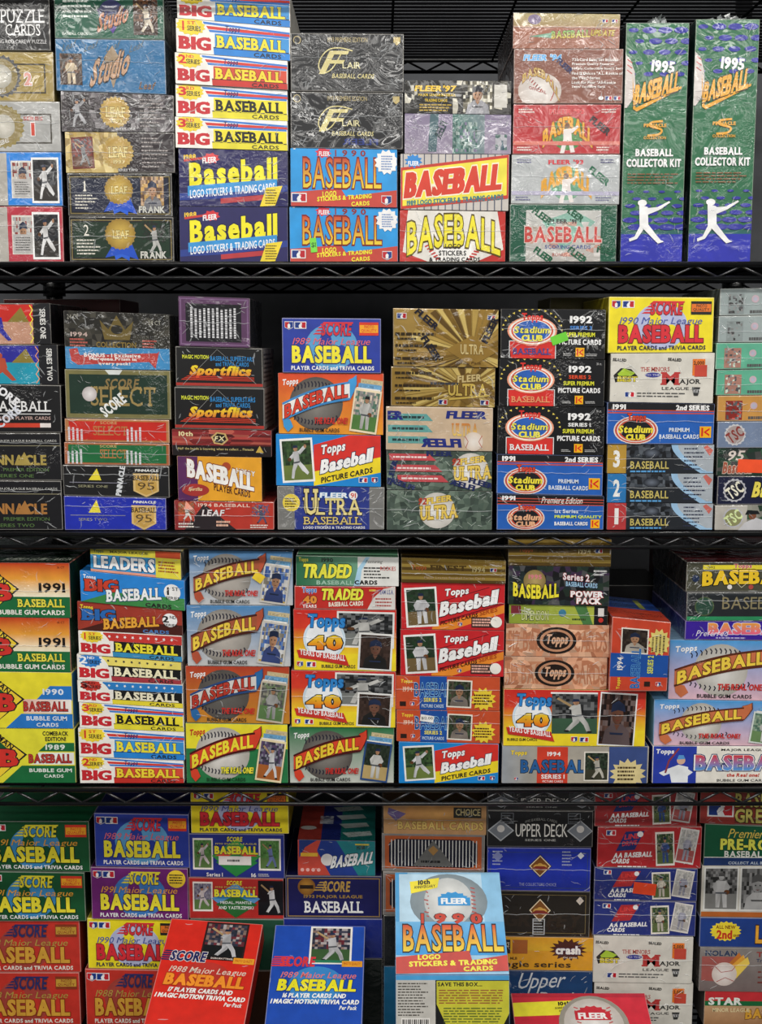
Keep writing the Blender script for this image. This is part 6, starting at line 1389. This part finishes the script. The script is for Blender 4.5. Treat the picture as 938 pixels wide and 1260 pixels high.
def flr_lid(b):
    b.R(0, 0, 1, 1, '9ccae8'); b.R(0, 0, .12, .68, '4aa0d8'); b.P([(.04, .02), (.84, .02), (.86, .62), (.04, .62)], 'b8d8ec', 'window_print'); b.R(.82, .0, 1, .98, '8ac0e4', n='lid_panel')
    b.E(.5, .3, .28, 'a8b4b8', '7a8890', 1.35, n='ball_print'); b.E(.5, .3, .24, 'e8e8e4', 'c0c4c4', 1.0, n='ball_print'); [b.arc([(.27 + .02 * (k % 3) + (.44 if s_ else 0) - .02 * s_ * (k % 3), .16 + .04 * k), (.31 + (.44 if s_ else 0), .17 + .04 * k)], .012, 'b04a44', 'stitching') for k in range(8) for s_ in (0, 1)]
    b.P([(.14, .1), (.42, .06), (.4, .16), (.15, .22)], 'f0e03a', 'banner'); b.T('10th', .22, .08, .33, .13, '222', b=.05, rise=.01); b.T('ANNIVERSARY', .18, .135, .38, .165, '222', b=.02, rise=.015)
    b.St(.54, .27, .07, '2f96d8', 12, .8, 2.2, nm='crown_emblem'); b.R(.4, .26, .7, .34, '2f96d8', n='crown_emblem'); b.T('FLEER', .43, .265, .67, .325, 'f4f6f8', b=.06)
    b.P([(0, .48), (1, .48), (1, 1), (0, 1)], '2f9ae0', 'title_band') if 0 else b.R(0, .5, 1, .82, '6ab4e4', '2f9ae0', n='title_band')
    for i, ch in enumerate('1990'): b.T(ch, .2 + .165 * i, .42, .3 + .165 * i, .52, 'c8402c', ol='2a1418', b=.05, n='title_lettering')
    b.T('BASEBALL', .07, .53, .97, .79, 'd8442c', 'f2d83a', ol='2a1414', b=.02, o=.045, rise=.0)
    b.P([(0, .84), (.66, .78), (.68, .87), (1, .82), (1, .97), (0, 1)], 'c8423a', 'title_band'); b.T('LOGO', .2, .815, .4, .865, 'f2ec4a', b=.05, n='title_lettering', rise=.005); b.T('STICKERS & TRADING', .12, .87, .9, .92, 'f2ec4a', b=.05, rise=.025, n='title_lettering'); b.T('CARDS', .6, .925, .86, .97, 'f2ec4a', b=.05, rise=.01, n='title_lettering')
def flr_tray(b):
    b.R(0, 0, 1, .07, '4aa0d8'); b.R(0, .07, .35, 1, 'c4c2bc', n='white_panel'); b.L(.02, .1, .3, .6, 12, '55524c', .45, rag=.35); b.R(.05, .62, .3, 1, 'e8e6e2', n='barcode'); [b.R(.06 + .017 * i, .64, .067 + .017 * i + .004 * (i % 3 == 0), .98, '1a1a1a', n='barcode') for i in range(14)]
    b.R(.35, .07, 1, 1, '16181a', n='black_panel'); b.P([(.36, .08), (1, .08), (1, .55), (.86, 1), (.52, 1), (.36, .42)], 'c8c43a', 'yellow_panel'); b.T('SAVE THIS BOX...', .37, .1, .76, .16, '2a2a1a', b=.04, n='title_lettering'); b.L(.38, .2, .97, .42, 6, '9a5a34', .45, rag=.1); b.L(.42, .46, .94, .96, 13, '5a6a2a', .45, rag=.1)
# open display box: lid standing up behind a lower tray
zs4 = ZS[4]
rt = bpy.data.objects.new('open_display_card_box', None); C.objects.link(rt)
a = at(487, 1200, -.022); b_ = at(627, 1203, -.022); hw = (b_.x - a.x) / 2
TL_ = .084 / math.cos(math.radians(12))
R12 = Euler((-math.radians(12), 0, 0)).to_matrix()
rt.location = Vector(((a.x + b_.x) / 2, a.y, a.z)) - R12 @ Vector((0, 0, TL_)); rt.rotation_euler = (-math.radians(12), 0, 0)
tray = Box([(-hw, TL_), (hw, TL_), (hw, 0), (-hw, 0)], .07, '4a96cc', '3a86bc', '2f6a98', 'card', seed=950); flr_tray(tray); tray.build(rt)
lid = bpy.data.objects.new('lid', None); C.objects.link(lid); lid.parent = rt
lid.location = (0, 0, TL_ + .001); lid.rotation_euler = (-math.radians(36), 0, 0)
lb = Box([(-hw, .137), (hw - .004, .137), (hw, 0), (-hw, 0)], .02, '9ccae8', '2a86c8', 'c8dce8', 'card', seed=951); flr_lid(lb); lb.build(lid)
rt['label'] = 'open light blue display box, lid upright, lower panel reading SAVE THIS BOX'; rt['category'] = 'display box'; rt['group'] = 'display boxes leaning in front of the bottom shelf stacks'

def redf(b):
    b.R(0, .0, 1, .06, 'b8283a', n='lid_edge'); b.P([(0, .14), (.5, .1), (.47, .3), (0, .33)], 'f0e63a', 'banner')
    b.T('10th', .34, .12, .43, .175, '1a1a1a', b=.05, rise=.01); b.T('ANNIVERSARY', .31, .19, .46, .225, '1a1a1a', b=.02, rise=.01); b.T('EDITION', .34, .24, .43, .265, '1a1a1a', b=.02)
    b.E(.58, .44, .4, '8a8478', '9a9488', 1.0, n='ball_print'); b.E(.58, .44, .36, 'ece8e4', 'c0b8b0', .95, n='ball_print')
    for k in range(9): b.arc([(.45 + .002 * k, .2 + .05 * k), (.48 + .002 * k, .22 + .05 * k)], .014, 'c04a4c', 'stitching'); b.arc([(.69, .22 + .05 * k), (.72, .2 + .05 * k)], .014, 'c04a4c', 'stitching')
    b.R(.45, .26, .71, .38, 'c8303c', n='crown_emblem'); b.St(.58, .27, .09, 'c8303c', 12, .8, 2.0, nm='crown_emblem'); b.T('FLEER', .475, .28, .685, .365, 'f4f2f0', b=.06, n='title_lettering')
lean(629, 1222, .085, .184, .118, .03, 70, 0, 0, 'd23040', '8a1c28', redf, 'red display box with pale baseball and yellow anniversary banner', 903)
# low table in front of the rack, carrying the leaning boxes
tz = zs4 - .002
tb = bpy.data.objects.new('display_table', None); C.objects.link(tb); tb.location = (-.0, -.2, zs4 - .35)
tb['label'] = 'low black table in front of the rack carrying the display boxes'; tb['category'] = 'table'
for nm, x0, x1, y0, y1, z0, z1 in [('table_top', -.55, .6, -.18, .185, .325, .348)] + [('leg', x, x + .04, y, y + .04, 0, .325) for x in (-.54, .55) for y in (-.17, .13)]:
    bm = bmesh.new(); bmesh.ops.create_cube(bm, size=1)
    for v in bm.verts: v.co = Vector(((x0 + x1) / 2 + v.co.x * (x1 - x0), (y0 + y1) / 2 + v.co.y * (y1 - y0), (z0 + z1) / 2 + v.co.z * (z1 - z0)))
    bmesh.ops.bevel(bm, geom=bm.edges[:], offset=.002, segments=1, affect='EDGES')
    fin(bm, nm, M['rail'], tb, False)
for x, w_, h_, l_ in ((-.21, .1, .053, 'brown box propping up the red leaning display box'), (-.075, .1, .053, 'grey box propping up the blue leaning display box'), (.09, .12, .056, 'tan box propping up the open display box')):
    root = bpy.data.objects.new('card_box', None); C.objects.link(root); root.location = (x, -.11, tz + .0004)
    b = Box([(-w_ / 2, h_), (w_ / 2, h_), (w_ / 2, 0), (-w_ / 2, 0)], .09, '6a4a34' if x < -.1 else '5a5a5c' if x < 0 else 'a08a6a', seed=int(x * 99) + 60); b.build(root)
    root['label'] = l_; root['category'] = 'card box'
